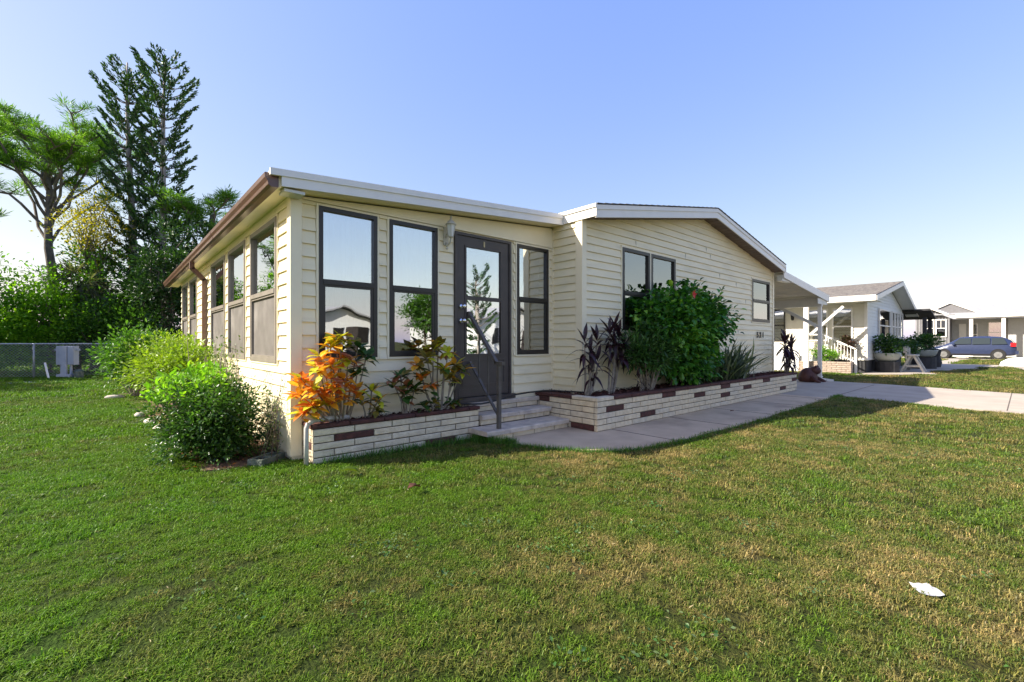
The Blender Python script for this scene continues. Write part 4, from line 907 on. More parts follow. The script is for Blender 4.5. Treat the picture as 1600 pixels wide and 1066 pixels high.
stone((.36, 9.1, .02), (.07, .12, .055), 'pale edging stone below the left side of the broad shrub')
stone((.10, 12.3, .03), (.17, .08, .055), 'long white edging stone below the glossy darker shrub')
cb = MB(); ca = R(38); 
def cbx(a, b):
    n_ = len(cb.v); cb.box(a, b)
    for i in range(n_, len(cb.v)):
        x, y, z = cb.v[i]; cb.v[i] = (1.13 + .8 * (x * math.cos(ca) - y * math.sin(ca)), 4.80 + .8 * (x * math.sin(ca) + y * math.cos(ca)), z * .75)
for a, b in (((-.2, -.095, 0), (.2, -.06, .09)), ((-.2, .06, 0), (.2, .095, .09)), ((-.2, -.0599, 0), (-.165, .0599, .09)), ((.165, -.0599, 0), (.2, .0599, .09)), ((-.02, -.0599, 0), (.02, .0599, .09))): cbx(a, b)
tag(cb.build('concrete_block', 'block'), 'mossy hollow concrete block lying by the corner post', 'concrete block')
# litter on the lawn
pp = MB(); gx = [[None] * 5 for _ in range(5)]
for i in range(5):
    for k_ in range(5):
        u, v_ = (i / 4 - .5) * .105, (k_ / 4 - .5) * .085; pp.v.append((2.80 + u * .75 - v_ * .6, .30 + u * .6 + v_ * .75, .021 + .010 * math.sin(i * 2.3 + k_ * 1.1) * math.cos(k_ * 2.1 + i) + (.024 if i == k_ == 2 else 0) - .10 * v_))
pp.add([(i * 5 + k_, (i + 1) * 5 + k_, (i + 1) * 5 + k_ + 1, i * 5 + k_ + 1) for i in range(4) for k_ in range(4)], 0)
tag(pp.build('paper_scrap', 'paper'), 'crumpled white scrap of paper lying on the dry lawn', 'litter')
def dleaf(x, y, s_, label, mat='dead', rot=0):
    mb = MB(); v, f = leaf_t(s_, s_ * .5, .3, .2); c_, n_ = math.cos(rot), math.sin(rot); mb.v = [(x + a * c_ - b_ * n_, y + a * n_ + b_ * c_, .045 + z + .02) for a, b_, z in v]; mb.add(f, 0); tag(mb.build('fallen_leaf', mat), label, 'leaf')
dleaf(1.66, 3.04, .14, 'curled dead brown leaf on the lawn below the short planter', rot=.3)
dleaf(1.46, 3.84, .17, 'fallen yellow leaf in the grass at the foot of the short planter', M['g_gold'], -.4)
dleaf(7.37, 3.05, .09, 'small brown leaf on the walkway beside the long planter', rot=.9)

# ================================================================== BACK FENCE, CABINET
FY = lambda x: 21.3 - .25 * (x + 1.8)
FN = thing('chain_link_fence', 'galvanised chain link fence across the back of the side yard', 'fence', (-1.8, 21.3, 0))
for x in (-10.8, -7.8, -4.8, -1.81, 1.2, 4.2): MB().tube([(x, FY(x), 0), (x, FY(x), 1.12)], .03, 8).build('post', 'galv', FN, True)
MB().tube([(-14, FY(-14), 1.1), (6, FY(6), 1.1)], .022, 8).build('top_rail', 'galv', FN, True)
wr_ = MB(); x = -8.0
while x < 2.6:
    for sg in (1, -1):
        xa, xb = x, x + sg * 1.05; wr_.bar((xa, FY(xa) - .03, .04), (xb, FY(xb) - .03, 1.09), .0055)
    x += .085
tag(wr_.build('wire_mesh', 'galv', FN), kind='stuff')
UB = thing('utility_cabinet', 'grey twin-panel electrical meter cabinet on short legs before the fence', 'utility box', (-1.05, 20.6, 0))
def ub(name, a, b, mat='meter'):
    mb = MB().box(a, b); th = R(-35)
    mb.v = [(-1.05 + x * math.cos(th) - y * math.sin(th), 20.6 + x * math.sin(th) + y * math.cos(th), z) for x, y, z in mb.v]; return mb.build(name, mat, UB)
ub('cabinet', (-.26, 0, .42), (.26, .2, 1.03)); ub('cabinet_door', (-.25, -.02, .44), (-.075, 0, 1.01)); ub('cabinet_door', (.085, -.02, .44), (.25, 0, 1.01)); ub('conduit', (-.065, -.06, .05), (.07, 0, 1.02))
ub('leg', (-.16, .02, 0), (-.12, .08, .42)); ub('leg', (.12, .02, 0), (.16, .08, .42)); ub('base', (-.2, -.08, 0), (.2, .14, .12)); ub('crossbar', (-.36, .06, .88), (.36, .12, .94))
tag(MB().lathe((-.72, 20.45, 0), [(.12, 0), (.12, .2), (.09, .25), (.04, .27)], 12).build('pump_cover', 'block'), 'small rounded cover beside the grey meter cabinet', 'utility cover')
tag(MB().bar((-1.42, 20.55, 0), (-1.52, 20.75, .5), .05, .02).build('marker_stake', 'white'), 'leaning white marker stake left of the meter cabinet', 'stake')
sd = MB(); sd.prism([(x, y, .0) for x, y in ((-2.3, 18.9), (-1.6, 18.6), (-1.0, 18.7), (-.8, 19.1), (-1.3, 19.3), (-1.9, 19.25))], (0, 0, .012))
tag(sd.build('sand_patch', pm('pale sand', (.5, .46, .42), (.35, .31, .26), scale=8, rough=.95, bump=.6)), kind='structure')

# ================================================================== TREES
def limb(b, p0, p1, r0, r1, sag=.0, wob=.1, n_=5, k=6):
    p0, p1 = Vector(p0), Vector(p1); pts_ = []
    L = (p1 - p0).length
    for i in range(n_ + 1):
        t = i / n_; q = p0.lerp(p1, t); q.z += sag * math.sin(t * math.pi); 
        if 0 < i < n_: q += Vector((random.gauss(0, wob), random.gauss(0, wob), random.gauss(0, wob))) * L * .1
        pts_.append(q)
    b.tube(pts_, [r0 + (r1 - r0) * i / n_ for i in range(n_ + 1)], k); return pts_
NT = ([(0, -.5, 0), (1, -.12, 0), (1, .12, 0), (0, .5, 0)], [(0, 1, 2, 3)])
def norfolk(label, base, h, wmax, seed, lean=(0, 0), bare=.04, top_open=False, start=.05):
    random.seed(seed); t = thing('norfolk_pine', label, 'tree', base); bx_, by_, bz_ = base
    ax = lambda s_: Vector((bx_ + lean[0] * s_ + .12 * math.sin(s_ * 5), by_ + lean[1] * s_, bz_ + h * s_))
    b = MB(); b.tube([ax(i / 12) for i in range(13)], [.19 * (1 - i / 12.5) ** .8 + .015 for i in range(13)], 9); b.build('trunk', 'barkl', t, True)
    br = MB(); P = []; D = []; z = start
    while z < .985:
        hw = wmax * (min(1, (1 - z) * 4.2 + .42)) * random.uniform(.8, 1.05) * (.75 if z < .3 else 1)
        nb = 6; a0 = random.random() * 6
        for i in range(nb):
            if random.random() < (.12 if not top_open else .25 + .25 * (z > .9)): continue
            a = a0 + i * 6.283 / nb + random.uniform(-.2, .2); L = hw * random.uniform(.75, 1.1); rise = L * random.uniform(.55, .8) * (.5 + .8 * z)
            p0 = ax(z); d = Vector((math.cos(a), math.sin(a), 0)); pts_ = [p0 + d * L * s_ + Vector((0, 0, rise * s_ ** 1.5 - .06 * L * math.sin(s_ * 3.1))) for s_ in (0, .25, .5, .75, 1)]
            br.tube(pts_, [.03, .022, .017, .012, .008], 4, False)
            # foliage cords: sprays of short scales hugging the outer two thirds
            nf = int(120 * L)
            for q in range(nf):
                s_ = random.uniform(.38, 1.02) ** .8; k_ = min(3, int(s_ * 4)); pp_ = pts_[k_].lerp(pts_[k_ + 1], min(1, s_ * 4 - k_))
                side = random.choice((-1, 1)) * (1 if random.random() < .7 else 0); sl_ = random.uniform(.02, .16) * (1.15 - .5 * s_)
                off = Vector((-d.y, d.x, 0)) * side * sl_; P.append(tuple(pp_ + off + Vector((random.gauss(0, .025), random.gauss(0, .025), random.gauss(.02, .03)))))
                dd = d * .9 + Vector((0, 0, .75)) + Vector((-d.y, d.x, 0)) * side * .55; D.append((dd.x + random.gauss(0, .25), dd.y + random.gauss(0, .25), dd.z + random.gauss(0, .2)))
        z += random.uniform(.025, .037) * (14 / h)
    br.build('branches', 'bark', t); P = np.array(P); D = np.array(D)
    scatter('crown', (NT[0], NT[1]), P, D, rng.uniform(.08, .16, len(P)), thinm, t, 1.2)
NT = ([(0, -.16, 0), (.6, -.18, .04), (1, 0, .1), (.6, .18, .04), (0, .16, 0)], [(0, 1, 2, 3, 4)])
thinm = M['g_nor']
norfolk('tallest norfolk island pine, thick at the top, right of its slimmer twin', (1.45, 25.5, 0), 13.6, 1.28, 3, (.55, -.5), start=.04)
norfolk('slimmer norfolk island pine with a thin bare tip, left of the tallest', (.68, 26.1, 0), 13.4, 1.12, 5, (.05, 0), top_open=True, start=.06)
random.seed(21)
TNE = ([(0, -.06, 0), (.6, -.05, .02), (1, 0, -.05), (.6, .05, .02), (0, .06, 0)], [(0, 1, 2, 3, 4)])
def needle_crown(parent, nodes, k, rad, size, mat='g_pine', name='crown'):
    P = []; D = []; rn = []
    for (x, y, z) in nodes:
        u = rng.normal(size=(k, 3)); u /= np.linalg.norm(u, axis=1, keepdims=True); u[:, 2] = np.abs(u[:, 2]) * .8 - .15
        rr_ = rng.uniform(.1, 1.15, (k, 1)) * rad * rng.uniform(.7, 1.2); P.append(np.array([x, y, z]) + u * rr_); D.append(u + [0, 0, .2]); rn.append(np.clip(.5 + rng.normal(0, .2) + rng.normal(0, .15, k), 0, 1))
    return scatter(name, TNE, np.vstack(P), np.vstack(D), size * rng.uniform(.7, 1.2, sum(map(len, P))), mat, parent, 1.0, np.concatenate(rn))
def slash_pine(label, base, h, rx, nl, seed, top=.62, lean=(0, 0), rt=.24, mat='g_pine', k=64, side=None):
    random.seed(seed); t = thing('slash_pine', label, 'tree', base); b = MB(); bx_, by_, _ = base
    tr_ = limb(b, base, (bx_ + lean[0], by_ + lean[1], h * .82), rt, rt * .45, 0, .05, 7, 9); b.build('trunk', 'bark', t, True)
    br = MB(); nodes = []
    for i in range(nl):
        s_ = top + (1 - top) * (i / nl); f_ = min(6.99, s_ * 7); p0 = tr_[int(f_)].lerp(tr_[min(7, int(f_) + 1)], f_ % 1)
        a = i * 2.4 + random.uniform(-.4, .4); L = rx * random.uniform(.6, 1.0) * (1.1 - .45 * (i / nl))
        if side and random.random() < .5: a = side + random.uniform(-.6, .6)
        end = p0 + Vector((math.cos(a) * L, math.sin(a) * L, (h - p0.z) * random.uniform(.45, .98) - .1 * L)); q = limb(br, p0, end, rt * .30, .03, L * .06, .22, 6, 5)
        for j_ in (3, 4, 5, 6):
            for s2 in range(3):
                e2 = q[j_] + Vector((random.gauss(0, .5), random.gauss(0, .5), random.uniform(.15, .75))) * (L * .26); limb(br, q[j_], e2, .028, .01, 0, .3, 3, 4); nodes.append(tuple(e2)); nodes.append(tuple(q[j_].lerp(e2, .6)))
    br.build('branches', 'bark', t); needle_crown(t, nodes, k, .34, .20, mat); return t
slash_pine('flat-topped pine with a bare forked trunk at the left edge', (-1.75, 28.6, 0), 11.3, 3.5, 23, 4, .58, (-.35, 0), .22, k=60)
slash_pine('open-branched pine showing above the porch gutter', (3.1, 25.6, 0), 8.6, 2.3, 11, 9, .55, (.5, -.6), .2, k=52)
slash_pine('small pine leaning in from beyond the left edge', (-5.5, 27, 0), 7.4, 2.6, 11, 14, .5, (.3, 0), .2, k=44)
def broadleaf(name, label, base, h, r_, n_, k_, size, mat, seed, crown0=.35, tm=None, rt=.12, spread=.28, group=None, cat='tree'):
    random.seed(seed); t = thing(name, label, cat, base, group); bx_, by_, _ = base
    c = (bx_, by_, h * (crown0 + 1) / 2); rad = (r_, r_, h * (1 - crown0) / 2)
    cc, P, D, rn = clusters(c, rad, n_, k_, spread, .35, .1); b = MB(); tr_ = limb(b, base, (bx_, by_, h * .75), rt, rt * .4, 0, .3, 6, 8); b.build('trunk', 'bark', t, True)
    br = MB()
    for i in rng.choice(len(cc), min(26, len(cc)), replace=False): limb(br, tr_[random.randint(2, 5)], tuple(cc[i]), rt * .35, .012, 0, .5, 4, 5)
    br.build('branches', 'bark', t); ok = P[:, 2] > .05
    scatter('crown', tm or leaf_s(1, .55, .12), P[ok], D[ok], size * rng.uniform(.7, 1.3, ok.sum()), mat, t, None, rn[ok]); return t
broadleaf('yellow_tree', 'yellow-leaved tree in front of the twin norfolk pines', (-.50, 25.3, 0), 8.1, 1.0, 44, 100, .10, 'g_gold', 31, .44, spread=.30)
broadleaf('oak_tree', 'mid green tree filling the gap under the yellow leaves', (-.4, 25.6, 0), 5.6, 1.5, 60, 80, .15, 'g_mid', 32, .1)
broadleaf('evergreen_tree', 'dark dense evergreen directly behind the far end of the porch', (1.75, 22.3, 0), 6.2, 1.15, 80, 90, .14, 'g_ever', 33, .04, spread=.24)
broadleaf('evergreen_tree', 'dark evergreen with the spiky top behind the gutter', (2.75, 23.6, 0), 6.9, 1.3, 80, 90, .14, 'g_ever', 34, .08, spread=.24)
broadleaf('evergreen_tree', 'drooping dark evergreen between the norfolk trunks and the house', (1.15, 23.6, 0), 5.2, .8, 56, 80, .13, 'g_ever', 35, .05, spread=.22)
broadleaf('leafy_bush', 'bright lime green bush at the left edge above the fence', (-3.2, 23.9, 0), 4.0, 1.6, 110, 90, .13, 'g_bright', 36, .0, rt=.06, cat='bush')
broadleaf('leafy_bush', 'bright green bush crown beside the grey meter cabinet', (-1.6, 23.9, 0), 3.9, 1.2, 90, 90, .12, 'g_bright', 37, .0, rt=.06, cat='bush')
broadleaf('leafy_bush', 'shaded mid green bush between the pine trunk and the yellow tree', (-.35, 23.3, 0), 2.9, .9, 60, 70, .12, 'g_mid', 38, .0, rt=.06, cat='bush')
broadleaf('leafy_bush', 'low dark bush at the foot of the norfolk trunks', (.75, 22.6, 0), 2.4, .9, 60, 70, .12, 'g_mid', 39, .0, rt=.06, cat='bush')
# shaggy palm
pt = thing('sabal_palm', 'shaggy palm with drooping grey fronds below the yellow tree', 'palm', (-.95, 24.4, 0))
b = MB(); limb(b, (-.95, 24.4, 0), (-.85, 24.4, 3.3), .17, .15, 0, .1, 5, 9); b.build('trunk', 'bark', pt, True)
P = []; D = []
for i in range(44):
    a = random.uniform(0, 6.28); el = random.uniform(-1.0, .9); d = np.array([math.cos(a) * math.cos(el), math.sin(a) * math.cos(el), math.sin(el)]); c = np.array([-.85, 24.4, 3.35]) + d * random.uniform(.4, .8)
    for q in range(16):
        P.append(c); D.append(d + rng.normal(0, .45, 3) + [0, 0, -.3])
scatter('fronds', ([(0, -.03, 0), (.6, -.025, .02), (1, 0, -.12), (.6, .025, .02), (0, .03, 0)], [(0, 1, 2, 3, 4)]), np.array(P), np.array(D), rng.uniform(.5, .8, len(P)), 'g_grey', pt)
# trees beyond the left edge (they shade the lawn and show in the side windows)
for i, (x, y, h, r_, lb) in enumerate([(-6.2, 22.8, 5.6, 1.6, 'bushy tree beyond the left edge, nearest the fence corner'), (-8.5, 20.8, 6.4, 1.9, 'bushy tree far left along the side boundary'), (-10.5, 17.0, 5.0, 1.8, 'round tree left of the side yard'), (-9.5, 29.5, 8.0, 2.2, 'tall leafy tree behind the left edge bushes'), (-10.8, 25.5, 7.0, 2.4, 'wide leafy tree in the far left corner')]):
    broadleaf('shade_tree', lb, (x, y, 0), h, r_, 80, 70, .18, 'g_stuff', 50 + i, .12, spread=.3, group='trees left of the yard')
# far wood behind everything
N = 90000; a = rng.uniform(R(75), R(125), N); rr_ = rng.uniform(33, 50, N); hh_ = 3.1 + 1.3 * np.sin(a * 37) + .8 * np.sin(a * 91 + 1)
P = np.column_stack([rr_ * np.cos(a), rr_ * np.sin(a), np.abs(rng.uniform(0, 1, N)) ** .8 * hh_]); tag(scatter('far_wood', leaf_s(1, .6, .1), P, rng.normal(size=P.shape) + [0, 0, .4], rng.uniform(.18, .36, N), 'g_stuff'), 'dark low wood closing the view behind the back fence', 'wood', kind='stuff')
random.seed(77)

# ================================================================== CARPORT
CP = thing('carport', 'white metal carport roof on slim posts at the right end of the home', 'carport', (14, 6, 0))
YC = 3.9; zc = lambda x: 2.892 - .088 * (x - 12.36)
pn = MB(); x = 12.34
while x < 16.1:
    pn.prism([(x, YC + .03, zc(x) - .03), (x + .22, YC + .03, zc(x + .22) - .03), (x + .22, YC + .03, zc(x + .22) - .012), (x, YC + .03, zc(x) - .012)], (0, 6.0, 0))
    pn.prism([(x + .22, YC + .03, zc(x + .22) - .085), (x + .245, YC + .03, zc(x + .245) - .085), (x + .245, YC + .03, zc(x + .245) - .012), (x + .22, YC + .03, zc(x + .22) - .012)], (0, 6.0, 0)); x += .245
pn.build('roof_panels', 'white', CP)
MB().prism([(12.33, YC, zc(12.33) - .165), (16.2, YC, zc(16.2) - .20), (16.2, YC, zc(16.2)), (12.33, YC, zc(12.33))], (0, .028, 0)).build('fascia', 'white', CP)
box('side_beam', (15.55, YC + .04, 2.20), (15.68, 9.9, 2.42), 'offw', CP)
box('side_fascia', (16.17, YC + .03, 2.36), (16.195, 9.9, 2.55), 'white', CP)
box('header', (15.2, YC + .035, 2.26), (16.1, YC + .06, 2.42), 'offw', CP)
MB().box((12.32, YC + .035, 2.66), (13.0, YC + .16, 2.80)).build('eave_box', 'offw', CP)
for y in (4.0, 6.9, 9.6): box('post', (15.57, y - .045, 0), (15.66, y + .045, 2.2), 'white', CP)
MB().bar((15.61, 4.05, 1.62), (15.61, 5.1, 2.24), .05, .09).build('brace', 'offw', CP)
tag(MB().bar((15.72, 3.98, .16), (15.72, 4.05, .05), .07).bar((15.72, 4.0, .07), (15.85, 3.72, .03), .08, .06).build('downspout_elbow', 'white'), 'white downspout elbow at the foot of the carport post', 'downspout')
fg = MB(); fc = Vector((15.05, 4.15, 0))
fg.lathe(tuple(fc), [(.16, 0), (.24, .05), (.25, .16), (.21, .28), (.13, .38), (.05, .42)], 12)
fg.lathe((fc.x + .05, fc.y - .17, .22), [(.03, 0), (.12, .05), (.15, .12), (.12, .20), (.04, .24)], 12)
fs_ = fg.build('frog_statue', 'frog', smooth=True); tag(fs_, 'squat red brown frog statue beside the carport post', 'statue')
for sx in (-.07, .07): MB().lathe((fc.x + .05 + sx, fc.y - .2, .42), [(.02, 0), (.045, .03), (.03, .06), (.005, .075)], 8).build('eye', 'frog', fs_, True)
for sx in (-.16, .18): MB().tube([(fc.x + sx, fc.y - .1, .16), (fc.x + sx * 1.4, fc.y - .26, .08), (fc.x + sx * 1.2, fc.y - .36, .02)], [.06, .045, .05], 8).build('leg', 'frog', fs_, True)

# ================================================================== NEIGHBOUR HOUSE
N2 = thing('neighbour_house', 'pale gabled house with grey brown shingles just beyond the carport', 'house', (24.6, 9, 0))
XN, YN = 21.0, 3.9; rn2 = lambda x: 3.74 - (.178 if x < 25.2 else .28) * abs(x - 25.2)
fN = fX(XN); fNG = fY(YN)
nw = box('side_wall', (XN, YN, .48), (XN + .1, 14, 2.62), 'h2wall', N2)
for i in range(17):
    MB().prism([(XN - .018, YN + .04, .48 + i * .127), (XN - .002, YN + .04, .48 + i * .127 + .125), (XN, YN + .04, .48 + i * .127 + .125), (XN, YN + .04, .48 + i * .127)], (0, 10, 0)).build('siding_board', 'h2wall', nw)
ngb = MB().prism([(XN, YN, .48), (28.3, YN, .48), (28.3, YN, 2.68), (25.2, YN, 3.53), (XN, YN, 2.78)], (0, .1, 0)).build('gable_wall', 'h2white', N2)
for i in range(24):
    z0 = .49 + i * .127; zt_ = z0 + .125; xa = XN + .02 if zt_ < 2.75 else 25.2 - (3.5 - zt_) / .178; xb = 28.28 if zt_ < 2.65 else 25.2 + (3.5 - zt_) / .28
    if xb - xa > .2: MB().prism([(xa, YN - .018, z0), (xa, YN - .001, z0), (xa, YN - .001, zt_)], (xb - xa, 0, 0)).build('siding_board', 'h2white', ngb)
box('skirting', (XN + .02, YN + .02, 0), (28.2, 13.9, .479), 'skirt', N2)
box('corner_post', (XN - .03, YN - .03, .48), (XN + .07, YN + .06, 2.62), 'white', N2)
for sgn, xe in ((-1, 20.0), (1, 29.4)):
    xr_ = 25.2; za, zb = rn2(xe), 3.74
    rf = MB().prism([(xe, 3.45, za - .05), (xr_, 3.45, zb - .05), (xr_, 3.45, zb), (xe, 3.45, za)], (0, 11, 0)).build('roof', 'shingle', N2)
    MB().prism([(xe, 3.42, za - .19), (xr_, 3.42, zb - .19), (xr_, 3.42, zb - .02), (xe, 3.42, za - .02)], (0, .028, 0)).build('fascia', 'white', N2)
    MB().prism([(xe, 3.451, za - .17), (xr_, 3.451, zb - .17), (xr_, 3.451, zb - .15), (xe, 3.451, za - .15)], (0, YN - 3.455, 0)).build('soffit', 'h2white', N2)
    sh = MB(); nn = 20
    for i in range(nn):
        xa = xe + (xr_ - xe) * i / nn; xb = xe + (xr_ - xe) * (i + 1) / nn
        sh.prism([(xa, 3.43, rn2(xa) + .001), (xb, 3.43, rn2(xb) + .001), (xb, 3.43, rn2(xb) + .004), (xa, 3.43, rn2(xa) + .02)], (0, 11.04, 0))
    tag(sh.build('shingles', 'shingle', rf), kind='stuff')
box('fascia', (19.97, 3.45, rn2(20) - .20), (19.995, 14.4, rn2(20) - .0), 'white', N2)
box('soffit', (20.0, 3.46, rn2(20) - .19), (XN, 14.4, rn2(20) - .17), 'h2white', N2)
def simple_window(f, u0, u1, z0, z1, parent, fm='frame', pane='glassd', mull=1, fw=.05, bars=0):
    m_ = MB(); ring(m_, f, u0, u1, z0, z1, fw, 0.001, .05); w_ = m_.build('window', fm, parent)
    zm = (z0 + z1) / 2
    if mull: box('meeting_rail', f(u0 + fw, .02, zm - .025), f(u1 - fw, .055, zm + .025), fm, w_)
    box('pane', f(u0 + fw, .022, z0 + fw), f(u1 - fw, .026, z1 - fw), pane, w_)
    box('backing', f(u0 + fw, .002, z0 + fw), f(u1 - fw, .006, z1 - fw), 'room', w_)
    for i in range(bars): 
        uu = u0 + (u1 - u0) * (i + 1) / (bars + 1); box('glazing_bar', f(uu - .015, .03, zm), f(uu + .015, .045, z1 - fw), fm, w_)
    return w_
for q in ((4.31, 4.97, 1.05, 2.46), (5.10, 5.80, 1.2, 2.46), (6.60, 7.05, 1.2, 2.52)): simple_window(fN, *q, N2, fm='white' if q[0] < 6 else 'frame')
nlm = thing('wall_lantern', 'small black wall lantern on the neighbour wall under the carport view', 'lamp', (XN - .1, 6.3, 2.1))
MB().lathe((XN - .12, 6.3, 2.04), [(.03, 0), (.055, .03), (.07, .22), (.08, .24), (.03, .32)], 8).build('housing', 'black', nlm); box('bracket', (XN - .12, 6.28, 2.2), (XN - .02, 6.32, 2.24), 'black', nlm)
# wide glazed gable front
simple_window(fY(YN - .02), 22.9, 25.2, 1.15, 2.5, N2, 'white', 'glass', 1)
for i in range(4): simple_window(fY(YN - .02), 25.55 + i * .66, 26.17 + i * .66, 1.15, 2.5, N2, 'white', 'glass', 1, .06)
# awning with dark posts
AW = thing('side_awning', 'dark framed side awning on two black posts beyond the neighbour gable', 'awning', (28.9, 3.5, 0))
MB().prism([(28.32, 2.9, 2.62), (30.3, 2.9, 2.28), (30.3, 2.9, 2.36), (28.32, 2.9, 2.70)], (0, 3.4, 0)).build('roof', 'skirt', AW)
for x, y in ((28.35, 3.1), (30.1, 3.1), (30.1, 6.0)): box('post', (x - .07, y - .07, 0), (x + .07, y + .07, 2.3), 'skirt', AW)
# porch panel, rails, brick bed, post with brace
box('porch_wall', (20.3, 5.9, 0), (20.4, 7.9, .88), 'h2white', N2)
box('entry_stoop', (20.41, 5.0, 0), (XN - .02, 7.9, .62), 'h2white', N2)
NP = box('porch_post', (20.0, 5.5, 0), (20.12, 5.66, 2.5), 'white', N2)
MB().bar((20.06, 5.45, 1.44), (20.06, 4.4, 2.46), .07, .09).build('brace', 'white', N2)
RLt = thing('stair_railing', 'white stair railing sloping down in front of the neighbour windows', 'railing', (20.6, 5, 0))
MB().bar((20.62, 5.75, 1.45), (20.62, 5.2, 1.45), .05).bar((20.62, 5.2, 1.45), (20.62, 4.15, .90), .05).build('top_rail', 'white', RLt)
MB().bar((20.62, 5.2, .95), (20.62, 4.15, .42), .04).build('bottom_rail', 'white', RLt)
for y, z in ((5.75, 1.45), (5.2, 1.45), (4.15, .9)): box('post', (20.585, y - .035, .0), (20.655, y + .035, z), 'white', RLt)
for i in range(9): 
    y = 5.1 - i * .1; MB().bar((20.62, y, .9 - (5.2 - y) * .5 - .02), (20.62, y, 1.45 - (5.2 - y) * .524), .02).build('baluster', 'white', RLt)
NB = thing('brick_planter', 'tan split-brick planter in front of the neighbour steps', 'planter', (20.3, 5, 0))
box('core', (20.22, 4.22, 0), (20.9 - .4, 5.88, .42), 'mortar', NB)
brick_run(NB, fX(20.2), 4.2, 5.9, .0, 6, .072, .30, .04, (), ('hbrick',)); brick_run(NB, fY(4.2), 20.2, 20.52, .0, 6, .072, .30, .04, (), ('hbrick',))
shrub('clipped_shrub', 'bright clipped shrub growing in the tan brick planter', 'shrub', (20.4, 5.15, .66), (.18, .55, .26), 40, 40, .07, TS, .07, M['g_bright'], ground=.4, stems=4)
shrub('potted_shrub', 'reddish shrub standing behind the stair railing by the dark windows', 'shrub', (20.8, 4.45, 1.05), (.12, .28, .30), 20, 26, .06, TS, .09, leafmat('reddish leaves', [(.05, .02, .02), (.09, .04, .03), (.05, .08, .02)]), ground=.3, stems=4)
def bowl(label, x, y, r_, h0, hgt, plant, mat='potl'):
    t = thing('bowl_planter', label, 'planter', (x, y, 0)); MB().lathe((x, y, h0), [(r_ * .55, 0), (r_ * .85, .10), (r_, .28), (r_ * 1.02, .32), (r_ * .9, .32), (r_ * .85, .25)], 20).build('bowl', mat, t, True)
    if h0 > 0: MB().lathe((x, y, 0), [(r_ * .9, 0), (r_ * .9, h0)], 16).build('plinth', 'skirt', t)
    return shrub('bowl_plant', plant, 'plant', (x, y, h0 + .32 + hgt * .45), (r_ * 1.1, r_ * 1.1, hgt * .55), 36, 34, .09, TS, .12, M['g_dark'], ground=h0 + .25, stems=4)
bowl('pale bowl planter on a dark plinth by the neighbour corner', 22.2, 3.5, .42, .42, .62, 'dark leafy plant in the bowl nearest the neighbour corner')
bowl('pale bowl planter on a dark plinth beside the black awning post', 26.4, 2.95, .50, .50, .75, 'broad dark plant in the bowl beside the awning post')
tag(MB().lathe((27.3, 2.75, .06), [(.30, 0), (.34, .2), (.28, .5), (.32, .75), (.30, .8)], 14).build('urn', 'skirt'), 'dark urn standing on the patio right of the white bench', 'urn')
shrub('leafy_plant', 'dark leafy plant under the neighbour bay window', 'plant', (24.4, 3.15, .9), (.55, .3, .36), 34, 30, .09, TS, .12, M['g_dark'], ground=.02, stems=5)
BN = thing('garden_bench', 'pale A-frame garden bench on the neighbour patio', 'bench', (23.1, 2.95, 0))
MB().box((22.75, 2.72, .62), (23.55, 2.98, .68)).build('seat', 'wood', BN)
for x in (22.85, 23.45):
    MB().bar((x, 2.52, .02), (x, 2.80, .62), .06, .12, (1, 0, 0)).bar((x, 3.18, .02), (x, 2.90, .62), .06, .12, (1, 0, 0)).bar((x, 2.66, .24), (x, 3.04, .24), .05, .07).build('leg', 'wood', BN)
MB().box((22.75, 3.05, .74), (23.55, 3.10, 1.0)).box((22.78, 2.99, .5), (22.86, 3.045, .95)).box((23.44, 2.99, .5), (23.52, 3.045, .95)).build('backrest', 'wood', BN)
# ================================================================== FAR HOUSE AND CAR
N3 = thing('far_house', 'grey board-and-batten house with white porch posts at the far right', 'house', (52, 0, 0))
X3 = 49.0; f3 = fX(X3); f3p = fX(X3 + 1.6)
box('porch_wall', (X3 + 1.6, -6.5, 0), (X3 + 1.7, 3.9, 3.0), 'h3wall', N3)
bw = box('bay_wall', (X3, 3.9, .75), (X3 + 4, 5.9, 3.05), 'batten', N3); MB().prism([(X3 + .001, 3.9, 3.051), (X3 + .001, 5.9, 3.051), (X3 + .001, 4.9, 3.62)], (.1, 0, 0)).build('gable', 'batten', N3)
for i in range(11): MB().box((X3 - .03, 3.92 + i * .19, .76), (X3 - .001, 3.96 + i * .19, 3.05 + max(0, (.55 - abs(i * .19 + 3.94 - 4.9) * .56))), ).build('batten', 'shingleg', bw)
box('skirt_wall', (X3 - .02, 3.88, 0), (X3 + 3.9, 5.9, .75), 'h2white', N3)
for i in range(2): simple_window(fX(X3 - .03), 4.08 + i * .70, 4.72 + i * .70, 1.55, 2.95, N3, 'white', 'glassd', 1, .07, 1)
MB().prism([(X3 - .25, 3.6, 3.03), (X3 - .25, 4.9, 3.72), (X3 - .25, 6.3, 3.03), (X3 - .25, 6.3, 3.17), (X3 - .25, 4.9, 3.88), (X3 - .25, 3.6, 3.17)], (.2, 0, 0)).build('bay_fascia', 'white', N3)
MB().prism([(X3 - .2, 3.55, 3.18), (X3 - .2, 4.9, 3.86), (X3 + 6, 4.9, 3.95), (X3 + 6, 3.55, 3.9)], (0, 0, .02)).prism([(X3 - .2, 6.25, 3.18), (X3 - .2, 4.9, 3.86), (X3 + 6, 4.9, 3.95), (X3 + 6, 6.25, 3.9)], (0, 0, .02)).build('bay_roof', 'shingleg', N3)
MB().prism([(X3 - .3, 3.6, 3.02), (X3 - .3, -8, 3.02), (X3 - .3, -8, 3.05), (X3 - .3, 3.6, 3.05)], (2.0, 0, 0)).build('porch_soffit', 'h2white', N3)
